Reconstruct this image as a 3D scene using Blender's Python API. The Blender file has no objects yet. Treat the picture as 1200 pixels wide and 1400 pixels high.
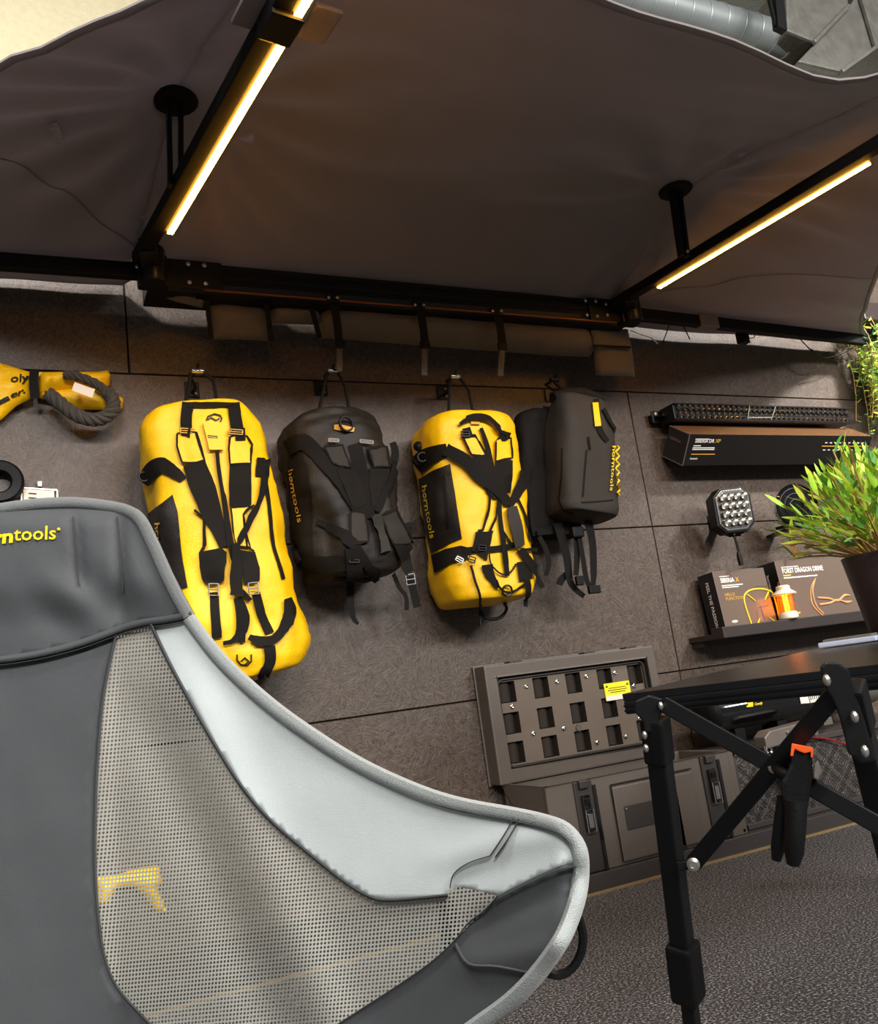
import bpy, bmesh, math, random
import numpy as np
from mathutils import Vector, Matrix, noise
from mathutils.bvhtree import BVHTree
from mathutils.geometry import delaunay_2d_cdt

random.seed(7)
SC = bpy.context.scene
COL = SC.collection

# ------------------------------------------------------------------ camera
FPX = 1180.17
ROLL, PITCH, YAW = (math.radians(a) for a in (-7.809, 11.911, 26.341))
CAM = Vector((-2.372, -2.814, 0.672))
FWD = Vector((math.sin(YAW) * math.cos(PITCH), math.cos(YAW) * math.cos(PITCH), math.sin(PITCH)))
_r = Vector((math.cos(YAW), -math.sin(YAW), 0.0))
_u = _r.cross(FWD)
RT = _r * math.cos(ROLL) + _u * math.sin(ROLL)
UP = _u * math.cos(ROLL) - _r * math.sin(ROLL)
cd = bpy.data.cameras.new('camera')
cd.sensor_fit = 'VERTICAL'
cd.sensor_height = 36.0
cd.lens = FPX / 1400.0 * 36.0
cd.clip_start = 0.02
cam = bpy.data.objects.new('camera', cd)
cam.matrix_world = Matrix((
    (RT.x, UP.x, -FWD.x, CAM.x), (RT.y, UP.y, -FWD.y, CAM.y), (RT.z, UP.z, -FWD.z, CAM.z), (0, 0, 0, 1)))
COL.objects.link(cam)
SC.camera = cam

# ------------------------------------------------------------------ world, lights, exposure
SC.view_settings.view_transform = 'Standard'
SC.view_settings.look = 'None'
SC.view_settings.gamma = 1.0
SC.view_settings.use_curve_mapping = False
SC.view_settings.exposure = 0.0
w = bpy.data.worlds.new('shop_ambient')
SC.world = w
w.use_nodes = True
w.node_tree.nodes['Background'].inputs[0].default_value = (0.92, 0.96, 1.0, 1)
w.node_tree.nodes['Background'].inputs[1].default_value = 0.15


def area_light(name, loc, target, sx, sy, power, color, spread=180):
    l = bpy.data.lights.new(name, 'AREA')
    l.shape = 'RECTANGLE'
    l.size, l.size_y, l.energy, l.color = sx, sy, power, color
    l.spread = math.radians(spread)
    o = bpy.data.objects.new(name, l)
    o.location = loc
    o.rotation_euler = (Vector(target) - Vector(loc)).to_track_quat('-Z', 'Y').to_euler()
    COL.objects.link(o)
    return o


NEUTRAL = (1.0, 0.97, 0.93)
# rows of ceiling lamps of the shop: a far row, and one just in front of the awning
for k, x in enumerate((-3.4, -.9, 1.6)):
    area_light('ceiling_lamp_far', (x, -6.4, 3.3), (x * .5 - .4, 0.0, 1.0), 1.7, .5, 215, NEUTRAL)
for k, x in enumerate((-3.2, .9)):
    area_light('ceiling_lamp_near', (x, -3.0, 3.75), (x, -1.6, 0.4), 1.2, .3, 48, NEUTRAL)
area_light('ceiling_lamp_louvre', (-3.3, -2.4, 3.8), (-2.5, -.05, 2.05), .6, .2, 22, NEUTRAL, 70)
area_light('ceiling_lamp_louvre', (2.1, -2.8, 3.6), (1.35, 0, 1.75), .5, .3, 30, NEUTRAL, 50)


# ------------------------------------------------------------------ helpers: pixel rays
def ray(px, py):
    return ((px - 600.0) / FPX * RT - (py - 700.0) / FPX * UP + FWD)


def at_y(px, py, Y):
    d = ray(px, py)
    return CAM + d * ((Y - CAM.y) / d.y)


def at_z(px, py, Z):
    d = ray(px, py)
    return CAM + d * ((Z - CAM.z) / d.z)


def at_d(px, py, D):
    return CAM + ray(px, py) * D


def to_px(p):
    v = Vector(p) - CAM
    z = v.dot(FWD)
    return 600 + FPX * v.dot(RT) / z, 700 - FPX * v.dot(UP) / z


# ------------------------------------------------------------------ helpers: materials
def _new(name):
    m = bpy.data.materials.new(name)
    m.use_nodes = True
    nt = m.node_tree
    return m, nt, nt.nodes['Principled BSDF']


def N(nt, typ, **kw):
    n = nt.nodes.new(typ)
    for k, v in kw.items():
        if k in n.inputs:
            n.inputs[k].default_value = v
        else:
            setattr(n, k, v)
    return n


def srgb(h):
    c = [int(h[i:i + 2], 16) / 255 for i in (0, 2, 4)]
    return tuple(x / 12.92 if x <= .04045 else ((x + .055) / 1.055) ** 2.4 for x in c) + (1,)


def mat(name, col, rough=.6, metal=0., var=.12, vscale=18., bump=0., bscale=60., sheen=0., coat=0., spec=.5, emit=None, estr=0.):
    m, nt, b = _new(name)
    c = srgb(col) if isinstance(col, str) else col
    tc = N(nt, 'ShaderNodeTexCoord')
    if var > 0:
        n = N(nt, 'ShaderNodeTexNoise', Scale=vscale, Detail=4.0)
        nt.links.new(tc.outputs['Object'], n.inputs['Vector'])
        mr = N(nt, 'ShaderNodeMapRange')
        mr.inputs['To Min'].default_value = 1 - var
        mr.inputs['To Max'].default_value = 1 + var
        nt.links.new(n.outputs['Fac'], mr.inputs['Value'])
        mx = N(nt, 'ShaderNodeVectorMath', operation='SCALE')
        mx.inputs[0].default_value = c[:3]
        nt.links.new(mr.outputs[0], mx.inputs['Scale'])
        nt.links.new(mx.outputs[0], b.inputs['Base Color'])
    else:
        b.inputs['Base Color'].default_value = c
    b.inputs['Roughness'].default_value = rough
    b.inputs['Metallic'].default_value = metal
    b.inputs['Specular IOR Level'].default_value = spec
    b.inputs['Sheen Weight'].default_value = sheen
    b.inputs['Coat Weight'].default_value = coat
    if bump > 0:
        n2 = N(nt, 'ShaderNodeTexNoise', Scale=bscale, Detail=3.0)
        nt.links.new(tc.outputs['Object'], n2.inputs['Vector'])
        bp = N(nt, 'ShaderNodeBump', Strength=bump, Distance=.01)
        nt.links.new(n2.outputs['Fac'], bp.inputs['Height'])
        nt.links.new(bp.outputs[0], b.inputs['Normal'])
    if emit:
        b.inputs['Emission Color'].default_value = srgb(emit) if isinstance(emit, str) else emit
        b.inputs['Emission Strength'].default_value = estr
    return m


def osb_material():
    """black-brown painted strand board: long chips in all directions, half glossy"""
    m, nt, b = _new('painted_strand_board')
    tc = N(nt, 'ShaderNodeTexCoord')
    geo = N(nt, 'ShaderNodeNewGeometry')
    hs = []
    for vs_, off, st in ((26., 0., 1.7), (17., 3.7, 1.4), (40., 9.1, 2.2)):
        of = N(nt, 'ShaderNodeVectorMath', operation='ADD')
        of.inputs[1].default_value = (off, off * .7, off * 1.3)
        nt.links.new(geo.outputs['Position'], of.inputs[0])
        vo = N(nt, 'ShaderNodeTexVoronoi', Scale=vs_)
        nt.links.new(of.outputs[0], vo.inputs['Vector'])
        sp = N(nt, 'ShaderNodeSeparateColor')
        nt.links.new(vo.outputs['Color'], sp.inputs[0])
        an = N(nt, 'ShaderNodeMath', operation='MULTIPLY')
        an.inputs[1].default_value = 3.1416
        nt.links.new(sp.outputs[0], an.inputs[0])
        vr = N(nt, 'ShaderNodeVectorRotate', rotation_type='Y_AXIS')
        nt.links.new(of.outputs[0], vr.inputs['Vector'])
        nt.links.new(an.outputs[0], vr.inputs['Angle'])
        mp = N(nt, 'ShaderNodeMapping')
        mp.inputs['Scale'].default_value = (13 * st, 10, 95 * st)
        nt.links.new(vr.outputs[0], mp.inputs['Vector'])
        v = N(nt, 'ShaderNodeTexNoise', Scale=1.0, Detail=3.0, Roughness=.65, Distortion=.05)
        nt.links.new(mp.outputs[0], v.inputs['Vector'])
        hs.append(v)
    a = N(nt, 'ShaderNodeMath', operation='MAXIMUM')
    nt.links.new(hs[0].outputs['Fac'], a.inputs[0])
    nt.links.new(hs[1].outputs['Fac'], a.inputs[1])
    a2 = N(nt, 'ShaderNodeMath', operation='MAXIMUM')
    nt.links.new(a.outputs[0], a2.inputs[0])
    nt.links.new(hs[2].outputs['Fac'], a2.inputs[1])
    big = N(nt, 'ShaderNodeTexNoise', Scale=1.7, Detail=3.0)
    nt.links.new(geo.outputs['Position'], big.inputs['Vector'])
    cr = N(nt, 'ShaderNodeValToRGB')
    cr.color_ramp.elements[0].position = .45
    cr.color_ramp.elements[0].color = srgb('31271f')
    cr.color_ramp.elements[1].position = .78
    cr.color_ramp.elements[1].color = srgb('6b5b50')
    nt.links.new(a2.outputs[0], cr.inputs[0])
    mr = N(nt, 'ShaderNodeMapRange')
    mr.inputs['To Min'].default_value = .8
    mr.inputs['To Max'].default_value = 1.2
    nt.links.new(big.outputs['Fac'], mr.inputs['Value'])
    sc = N(nt, 'ShaderNodeVectorMath', operation='SCALE')
    nt.links.new(cr.outputs[0], sc.inputs[0])
    nt.links.new(mr.outputs[0], sc.inputs['Scale'])
    nt.links.new(sc.outputs[0], b.inputs['Base Color'])
    rr = N(nt, 'ShaderNodeMapRange')
    rr.inputs['To Min'].default_value = .34
    rr.inputs['To Max'].default_value = .6
    nt.links.new(a.outputs[0], rr.inputs['Value'])
    nt.links.new(rr.outputs[0], b.inputs['Roughness'])
    bp = N(nt, 'ShaderNodeBump', Strength=.5, Distance=.004)
    nt.links.new(a2.outputs[0], bp.inputs['Height'])
    nt.links.new(bp.outputs[0], b.inputs['Normal'])
    return m


def carpet_material():
    m, nt, b = _new('grey_carpet')
    tc = N(nt, 'ShaderNodeTexCoord')
    n = N(nt, 'ShaderNodeTexNoise', Scale=170.0, Detail=2.0, Roughness=.75)
    nt.links.new(tc.outputs['Object'], n.inputs['Vector'])
    cr = N(nt, 'ShaderNodeValToRGB')
    e = cr.color_ramp.elements
    e[0].position, e[0].color = .42, srgb('1d1c1e')
    e[1].position, e[1].color = .66, srgb('aaa7a8')
    x = e.new(.54); x.color = srgb('474546')
    nt.links.new(n.outputs['Fac'], cr.inputs[0])
    nt.links.new(cr.outputs[0], b.inputs['Base Color'])
    b.inputs['Roughness'].default_value = .95
    bp = N(nt, 'ShaderNodeBump', Strength=.8, Distance=.004)
    nt.links.new(n.outputs['Fac'], bp.inputs['Height'])
    nt.links.new(bp.outputs[0], b.inputs['Normal'])
    return m


def weave_material(name, col, scale=700., rough=.7, bump=.25, sheen=.2, var=.1, spec=.5):
    """woven cloth: fine crossed threads plus soft tone changes"""
    m, nt, b = _new(name)
    c = srgb(col)
    tc = N(nt, 'ShaderNodeTexCoord')
    n = N(nt, 'ShaderNodeTexNoise', Scale=9.0, Detail=5.0)
    nt.links.new(tc.outputs['Object'], n.inputs['Vector'])
    mr = N(nt, 'ShaderNodeMapRange')
    mr.inputs['To Min'].default_value = 1 - var
    mr.inputs['To Max'].default_value = 1 + var
    nt.links.new(n.outputs['Fac'], mr.inputs['Value'])
    mx = N(nt, 'ShaderNodeVectorMath', operation='SCALE')
    mx.inputs[0].default_value = c[:3]
    nt.links.new(mr.outputs[0], mx.inputs['Scale'])
    nt.links.new(mx.outputs[0], b.inputs['Base Color'])
    b.inputs['Roughness'].default_value = rough
    b.inputs['Sheen Weight'].default_value = sheen
    b.inputs['Specular IOR Level'].default_value = spec
    n2 = N(nt, 'ShaderNodeTexNoise', Scale=scale, Detail=1.0)
    nt.links.new(tc.outputs['Object'], n2.inputs['Vector'])
    n3 = N(nt, 'ShaderNodeTexNoise', Scale=26.0, Detail=3.0)
    nt.links.new(tc.outputs['Object'], n3.inputs['Vector'])
    ad = N(nt, 'ShaderNodeMath', operation='MULTIPLY_ADD')
    nt.links.new(n3.outputs['Fac'], ad.inputs[0])
    ad.inputs[1].default_value = 2.0
    nt.links.new(n2.outputs['Fac'], ad.inputs[2])
    bp = N(nt, 'ShaderNodeBump', Strength=bump, Distance=.004)
    nt.links.new(ad.outputs[0], bp.inputs['Height'])
    nt.links.new(bp.outputs[0], b.inputs['Normal'])
    return m


def net_material(name, col, pitch):
    """net cloth with round see-through holes; UV is in metres along the cloth"""
    m, nt, b = _new(name)
    b.inputs['Base Color'].default_value = srgb(col)
    b.inputs['Roughness'].default_value = .6
    uv = N(nt, 'ShaderNodeUVMap')
    s = N(nt, 'ShaderNodeVectorMath', operation='SCALE')
    s.inputs['Scale'].default_value = 1.0 / pitch
    nt.links.new(uv.outputs[0], s.inputs[0])
    f = N(nt, 'ShaderNodeVectorMath', operation='FRACTION')
    nt.links.new(s.outputs[0], f.inputs[0])
    d = N(nt, 'ShaderNodeVectorMath', operation='DISTANCE')
    d.inputs[1].default_value = (.5, .5, 0)
    nt.links.new(f.outputs[0], d.inputs[0])
    lt = N(nt, 'ShaderNodeMath', operation='LESS_THAN')
    lt.inputs[1].default_value = .33
    nt.links.new(d.outputs['Value'], lt.inputs[0])
    tr = N(nt, 'ShaderNodeBsdfTransparent')
    mx = N(nt, 'ShaderNodeMixShader')
    nt.links.new(lt.outputs[0], mx.inputs[0])
    nt.links.new(b.outputs[0], mx.inputs[1])
    nt.links.new(tr.outputs[0], mx.inputs[2])
    nt.links.new(mx.outputs[0], nt.nodes['Material Output'].inputs['Surface'])
    return m


def tread_material(name, col):
    """chequer plate: raised short bars in alternating directions"""
    m, nt, b = _new(name)
    b.inputs['Base Color'].default_value = srgb(col)
    b.inputs['Roughness'].default_value = .38
    b.inputs['Metallic'].default_value = .55
    tc = N(nt, 'ShaderNodeTexCoord')
    mp = N(nt, 'ShaderNodeMapping')
    mp.inputs['Scale'].default_value = (44, 44, 44)
    nt.links.new(tc.outputs['Object'], mp.inputs['Vector'])
    chk = N(nt, 'ShaderNodeTexChecker', Scale=1.0)
    sep = N(nt, 'ShaderNodeSeparateXYZ')
    nt.links.new(mp.outputs[0], sep.inputs[0])
    cb = N(nt, 'ShaderNodeCombineXYZ')
    nt.links.new(sep.outputs['X'], cb.inputs[0])
    nt.links.new(sep.outputs['Z'], cb.inputs[1])
    cb.inputs[2].default_value = .5
    nt.links.new(cb.outputs[0], chk.inputs['Vector'])
    wv = []
    for ang in (.785, -.785):
        rp = N(nt, 'ShaderNodeMapping')
        rp.inputs['Rotation'].default_value = (0, 0, ang)
        nt.links.new(cb.outputs[0], rp.inputs['Vector'])
        x = N(nt, 'ShaderNodeTexWave', Scale=1.25)
        nt.links.new(rp.outputs[0], x.inputs['Vector'])
        wv.append(x)
    mx = N(nt, 'ShaderNodeMix')
    nt.links.new(chk.outputs['Fac'], mx.inputs[0])
    nt.links.new(wv[0].outputs['Fac'], mx.inputs[2])
    nt.links.new(wv[1].outputs['Fac'], mx.inputs[3])
    bp = N(nt, 'ShaderNodeBump', Strength=.35, Distance=.003)
    nt.links.new(mx.outputs[0], bp.inputs['Height'])
    nt.links.new(bp.outputs[0], b.inputs['Normal'])
    return m


M = {}
M['osb'] = osb_material()
M['carpet'] = carpet_material()
M['cream'] = mat('cream_plaster', 'a89f83', .9, var=.12, vscale=40, bump=.5, bscale=90)
M['ceil'] = mat('grey_ceiling_paint', '8d918f', .9, var=.05, bump=.2, bscale=60)
M['gap'] = mat('dark_joint', '14110f', .9, var=0)
M['canopy'] = weave_material('charcoal_canopy_cloth', '7a7170', 900, .62, .22, .12, .12)
M['blackmetal'] = mat('black_powder_coat', '0d0e0f', .45, .0, spec=.25, var=.1, vscale=60, bump=.05, bscale=400)
M['blackmetal2'] = mat('black_anodised', '0f1012', .38, .15, spec=.3, var=.08, vscale=40)
M['darkcloth'] = weave_material('dark_grey_cover_cloth', '544d46', 800, .65, .3, .1, .15)
M['webbing'] = weave_material('black_webbing', '12100e', 1400, .75, .3, 0, .1, .18)
M['chrome'] = mat('bright_chrome', 'd6d4d0', .16, 1.0, var=.05)
M['steel'] = mat('zinc_bolt', 'b9b6b0', .3, .9, var=.06)
M['yellow'] = weave_material('yellow_tarpaulin', 'f6c000', 500, .42, .35, .0, .07)
M['blacktarp'] = weave_material('black_tarpaulin', '1d1916', 500, .5, .35, .0, .12, .35)
M['blackpad'] = weave_material('black_padding', '15120f', 900, .75, .3, 0, .12, .18)
M['greypad'] = weave_material('dark_grey_padding', '2d2925', 900, .66, .3, .02, .12, .3)
M['yellowprint'] = mat('yellow_print', 'f3d000', .5, var=.03)
M['goldprint'] = mat('ochre_print', 'c9952e', .5, var=.04)
M['whiteprint'] = mat('white_print', 'e6e2da', .5, var=.03)
M['blackprint'] = mat('black_print', '17130d', .6, var=.03)
M['chairdark'] = weave_material('charcoal_polyester', '424447', 1500, .66, .22, .08, .06)
M['chairlight'] = weave_material('light_grey_polyester', 'c8cfcf', 1500, .65, .22, .2, .04)
M['chairbind'] = weave_material('grey_binding_tape', '676a6a', 900, .7, .4, .3, .08)
M['chairbindlight'] = weave_material('light_binding_tape', '949998', 900, .7, .4, .3, .08)
M['stitch'] = mat('dark_stitching', '3c3f41', .8, var=.05)
M['net'] = net_material('grey_net_cloth', 'a2a29a', .0047)
M['case'] = mat('grey_case_plastic', '574f48', .42, var=.06, vscale=30, bump=.12, bscale=500)
M['casedark'] = mat('dark_case_plastic', '322e2b', .4, var=.06, vscale=30, bump=.12, bscale=500)
M['pocket'] = mat('glossy_dark_pocket', '332d28', .18, var=.05)
M['plinth'] = mat('dark_plinth_paint', '3a3534', .5, var=.1, vscale=8, bump=.1)
M['goldtrim'] = mat('raw_wood_edge', '8c754f', .6, var=.25, vscale=50)
M['shelf'] = mat('black_brown_shelf', '2c2523', .5, var=.1, bump=.1)
M['carton'] = mat('printed_carton_grey', '5f5147', .42, var=.04)
M['cartonblack'] = mat('printed_carton_black', '151312', .35, var=.04)
M['cartongloss'] = mat('carton_top_led_sheen', 'd0996b', .25, .7, var=.06, coat=.6)  # copper tone paints in the warm LED reflection on the top
M['glass'] = mat('clear_lens', 'dfe6ea', .05, 0, var=0)
M['reflector'] = mat('silver_reflector', 'dedbd4', .2, 1.0, var=.1, vscale=120)
M['led_cup'] = mat('dark_chrome_reflector', '8f8b86', .18, 1.0, var=.2, vscale=200)
M['lensblack'] = mat('gloss_black_lens', '0d0d0e', .08, 0, var=0, coat=1.0)
M['cream_enamel'] = mat('cream_enamel', 'd9cdb8', .45, var=.05)
M['led'] = mat('warm_led_diffuser', 'ffd9a0', .5, var=0, emit=(1.0, .43, .04, 1), estr=80.0)
M['led2'] = mat('warm_led_core', 'ffd080', .5, var=0, emit=(1.0, .42, .03, 1), estr=190.0)
M['led_glow'] = mat('amber_led_halo', 'ffb060', .5, var=0, emit=(1.0, .24, .02, 1), estr=2.6)  # orange bloom around the strips, put into a glowing colour
M['armmetal'] = mat('matt_black_arm', '0a0a0a', .65, var=.1, spec=.2)
M['brass'] = mat('dull_brass', '8a6a30', .45, .7, var=.1)
M['tray'] = mat('glossy_brown_tray', '675c52', .3, var=.08, vscale=14)
M['tanprint'] = mat('tan_print', 'd29a66', .5, var=.05)
M['treadplate'] = tread_material('dark_chequer_plate', '4d4845')
M['bronze'] = mat('bronze_edge', 'b0652f', .35, .6, var=.1)
M['pot'] = mat('dark_plum_pot', '2b2122', .35, var=.1, bump=.1)
M['leaf'] = mat('fresh_green_leaf', 'a6d63e', .45, var=.25, vscale=14, bump=.1)
M['leaf2'] = mat('yellow_green_leaf', 'cfe052', .45, var=.2, vscale=14, bump=.1)
M['leaf3'] = mat('deep_green_leaf', '629a48', .45, var=.25, vscale=14, bump=.1)
M['stem'] = mat('straw_stem', 'b08a4a', .6, var=.2)
M['silverduct'] = mat('galvanised_duct', '8e9494', .42, .5, var=.12, vscale=6)
M['foil'] = mat('patched_foil_duct', '716f69', .5, .45, var=.45, vscale=16, bump=.4, bscale=30)
M['orange'] = mat('orange_plastic', 'e2571a', .4, var=.04)
M['rubber'] = mat('black_rubber', '0b0b0c', .55, spec=.22, var=.06, bump=.1, bscale=200)
M['silver'] = mat('satin_aluminium', 'a9a49b', .32, .85, var=.08)
M['grey'] = mat('grey_cast_metal', '736b65', .45, .3, var=.1)
M['red'] = mat('red_wire', '7c1a14', .45, var=.05)
M['copper'] = mat('copper_wire', 'b5713d', .35, .7, var=.05)
M['sticker'] = mat('yellow_sticker', 'f2e21e', .5, var=.03)
M['paper'] = mat('white_paper', 'e8dfd2', .7, var=.03)
M['braid'] = weave_material('black_braided_rope', '3a352f', 600, .6, .5, .1, .35)
M['tabletop'] = mat('black_anodised_slat', '17181b', .34, .1, spec=.3, var=.06, vscale=30)


def amber_glass():
    m, nt, b = _new('amber_glass')
    b.inputs['Base Color'].default_value = (1.0, .55, .16, 1)
    b.inputs['Roughness'].default_value = .12
    b.inputs['Transmission Weight'].default_value = .9
    b.inputs['IOR'].default_value = 1.1
    return m


M['amber'] = amber_glass()


def let_light_through(m, amount, col):
    nt = m.node_tree
    b = nt.nodes['Principled BSDF']
    tr = N(nt, 'ShaderNodeBsdfTranslucent')
    tr.inputs['Color'].default_value = srgb(col)
    mx = N(nt, 'ShaderNodeMixShader')
    mx.inputs[0].default_value = amount
    nt.links.new(b.outputs[0], mx.inputs[1])
    nt.links.new(tr.outputs[0], mx.inputs[2])
    nt.links.new(mx.outputs[0], nt.nodes['Material Output'].inputs['Surface'])


let_light_through(M['canopy'], .29, 'a39a9e')

# ------------------------------------------------------------------ helpers: objects
OFF = {}


def tag(o, label=None, cat=None, group=None, kind=None):
    if label: o['label'] = label
    if cat: o['category'] = cat
    if group: o['group'] = group
    if kind: o['kind'] = kind
    return o


def thing(name, loc, label, cat, group=None, kind=None):
    o = bpy.data.objects.new(name, None)
    o.empty_display_size = .05
    o.location = loc
    COL.objects.link(o)
    OFF[o] = Vector(loc)
    return tag(o, label, cat, group, kind)


class MB:
    def __init__(s):
        s.v, s.f, s.uv = [], [], None

    def add(s, vs, fs):
        k = len(s.v)
        s.v += [Vector(p) for p in vs]
        s.f += [tuple(i + k for i in f) for f in fs]
        return s

    def box(s, c, size, rot=None):
        c = Vector(c)
        h = Vector(size) / 2
        R = rot or Matrix.Identity(3)
        vs = [c + R @ Vector((x * h.x, y * h.y, z * h.z)) for x in (-1, 1) for y in (-1, 1) for z in (-1, 1)]
        return s.add(vs, [(0, 1, 3, 2), (4, 6, 7, 5), (0, 4, 5, 1), (2, 3, 7, 6), (0, 2, 6, 4), (1, 5, 7, 3)])

    def bar(s, p0, p1, wd, ht, up=(0, 0, 1)):
        p0, p1 = Vector(p0), Vector(p1)
        d = (p1 - p0).normalized()
        x = d.cross(Vector(up)).normalized()
        z = x.cross(d)
        vs = [p + x * (a * wd / 2) + z * (b * ht / 2) for p in (p0, p1) for a, b in ((-1, -1), (1, -1), (1, 1), (-1, 1))]
        return s.add(vs, [(3, 2, 1, 0), (4, 5, 6, 7), (0, 1, 5, 4), (1, 2, 6, 5), (2, 3, 7, 6), (3, 0, 4, 7)])

    def cyl(s, p0, p1, r0, r1=None, n=14):
        return s.tube([p0, p1], [r0, r0 if r1 is None else r1], n)

    def tube(s, pts, r, n=8, closed=False, flat=1.0, up=None):
        pts = [Vector(p) for p in pts]
        L = len(pts)
        rs = r if isinstance(r, (list, tuple)) else [r] * L
        x = None
        rings = []
        for i, p in enumerate(pts):
            a = pts[(i - 1) % L] if (closed or i > 0) else p
            b = pts[(i + 1) % L] if (closed or i < L - 1) else p
            d = (b - a).normalized()
            if x is None:
                x = Vector(up) if up else (Vector((0, 0, 1)) if abs(d.z) < .9 else Vector((1, 0, 0)))
            x = (x - d * x.dot(d)).normalized()
            y = d.cross(x)
            rings.append([p + (x * math.cos(t) * flat + y * math.sin(t)) * rs[i] for t in (2 * math.pi * k / n for k in range(n))])
        vs = [q for rg in rings for q in rg]
        fs = []
        for i in range(L if closed else L - 1):
            j = (i + 1) % L
            for k in range(n):
                fs.append((i * n + k, i * n + (k + 1) % n, j * n + (k + 1) % n, j * n + k))
        if not closed:
            fs.append(tuple(reversed(range(n))))
            fs.append(tuple((L - 1) * n + k for k in range(n)))
        return s.add(vs, fs)

    def lathe(s, prof, base, axis=(0, 0, 1), n=28, open0=False):
        """prof: (radius, height) pairs along axis"""
        base, ax = Vector(base), Vector(axis).normalized()
        x = ax.orthogonal().normalized()
        y = ax.cross(x)
        vs, fs = [], []
        for r, h in prof:
            for k in range(n):
                t = 2 * math.pi * k / n
                vs.append(base + ax * h + (x * math.cos(t) + y * math.sin(t)) * max(r, 1e-4))
        for i in range(len(prof) - 1):
            for k in range(n):
                fs.append((i * n + k, i * n + (k + 1) % n, (i + 1) * n + (k + 1) % n, (i + 1) * n + k))
        if not open0:
            fs.append(tuple(reversed(range(n))))
        fs.append(tuple((len(prof) - 1) * n + k for k in range(n)))
        return s.add(vs, fs)

    def prism(s, poly, O, X, Y, Z, depth):
        """2-D polygon in the frame (O, X, Y) pushed depth along Z"""
        O, X, Y, Z = Vector(O), Vector(X), Vector(Y), Vector(Z)
        n = len(poly)
        a = [O + X * u + Y * v for u, v in poly]
        b = [p + Z * depth for p in a]
        return s.add(a + b, [tuple(range(n)), tuple(reversed(range(n, 2 * n)))] + [(i, i + n, (i + 1) % n + n, (i + 1) % n) for i in range(n)])

    def ball(s, c, r, n=10, sq=(1, 1, 1)):
        c = Vector(c)
        vs, fs = [], []
        m = n // 2
        for i in range(m + 1):
            th = math.pi * i / m
            for k in range(n):
                ph = 2 * math.pi * k / n
                vs.append(c + Vector((math.sin(th) * math.cos(ph) * sq[0], math.sin(th) * math.sin(ph) * sq[1], math.cos(th) * sq[2])) * r)
        for i in range(m):
            for k in range(n):
                fs.append((i * n + k, (i + 1) * n + k, (i + 1) * n + (k + 1) % n, i * n + (k + 1) % n))
        return s.add(vs, fs)

    def torus(s, c, axis, R, r, n=24, m=8):
        ax = Vector(axis).normalized()
        x = ax.orthogonal().normalized()
        y = ax.cross(x)
        c = Vector(c)
        return s.tube([c + (x * math.cos(t) + y * math.sin(t)) * R for t in (2 * math.pi * k / n for k in range(n))], r, m, True)

    def build(s, name, m, parent=None, smooth=False, bevel=0., seg=2, solid=0., origin=None, fixn=True):
        off = OFF[parent] if parent is not None else (Vector(origin) if origin is not None else Vector((0, 0, 0)))
        me = bpy.data.meshes.new(name)
        me.from_pydata([p - off for p in s.v], [], s.f)
        if s.uv:
            l = me.uv_layers.new(name='UVMap')
            for lp in me.loops:
                l.data[lp.index].uv = s.uv[lp.vertex_index]
        if bevel or fixn:
            bm = bmesh.new()
            bm.from_mesh(me)
            if bevel:
                bmesh.ops.remove_doubles(bm, verts=bm.verts, dist=1e-6)
                es = [e for e in bm.edges if len(e.link_faces) == 2 and e.calc_face_angle(0) > .5]
                if es:
                    bmesh.ops.bevel(bm, geom=es, offset=bevel, segments=seg, profile=.6, affect='EDGES', clamp_overlap=True)
            if fixn:
                bmesh.ops.recalc_face_normals(bm, faces=bm.faces)
            bm.to_mesh(me)
            bm.free()
        if smooth:
            me.polygons.foreach_set('use_smooth', [True] * len(me.polygons))
            try:
                me.set_sharp_from_angle(angle=math.radians(smooth if smooth is not True else 50))
            except Exception:
                pass
        me.materials.append(M[m] if isinstance(m, str) else m)
        o = bpy.data.objects.new(name, me)
        COL.objects.link(o)
        if parent is not None:
            o.parent = parent
        else:
            o.location = off
        OFF[o] = off
        if solid:
            md = o.modifiers.new('thickness', 'SOLIDIFY')
            md.thickness = solid
            md.offset = -1
        return o

    def bvh(s):
        return BVHTree.FromPolygons(s.v, s.f)


def dense(pts, step):
    out = [tuple(pts[0])]
    for a, b in zip(pts, pts[1:]):
        n = max(1, int(math.hypot(b[0] - a[0], b[1] - a[1]) / step))
        for i in range(1, n + 1):
            out.append(tuple(a[k] + (b[k] - a[k]) * i / n for k in range(len(a))))
    return out


def smooth_line(pts, per=6):
    """Catmull-Rom through the points (any dimension)"""
    out = []
    P = [pts[0]] + list(pts) + [pts[-1]]
    for i in range(1, len(P) - 2):
        p0, p1, p2, p3 = P[i - 1], P[i], P[i + 1], P[i + 2]
        for k in range(per):
            t = k / per
            out.append(tuple(.5 * (2 * b + (c - a) * t + (2 * a - 5 * b + 4 * c - d) * t * t + (3 * b - a - 3 * c + d) * t ** 3)
                             for a, b, c, d in zip(p0, p1, p2, p3)))
    out.append(tuple(pts[-1]))
    return out


def inside(p, poly):
    x, y = p
    c = False
    j = len(poly) - 1
    for i in range(len(poly)):
        xi, yi = poly[i]
        xj, yj = poly[j]
        if (yi > y) != (yj > y) and x < (xj - xi) * (y - yi) / (yj - yi) + xi:
            c = not c
        j = i
    return c


def edge_dist(p, poly):
    best = 1e9
    x, y = p
    for i in range(len(poly)):
        ax, ay = poly[i - 1]
        bx, by = poly[i]
        dx, dy = bx - ax, by - ay
        L = dx * dx + dy * dy
        t = 0 if L == 0 else max(0, min(1, ((x - ax) * dx + (y - ay) * dy) / L))
        best = min(best, math.hypot(x - ax - t * dx, y - ay - t * dy))
    return best


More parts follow.
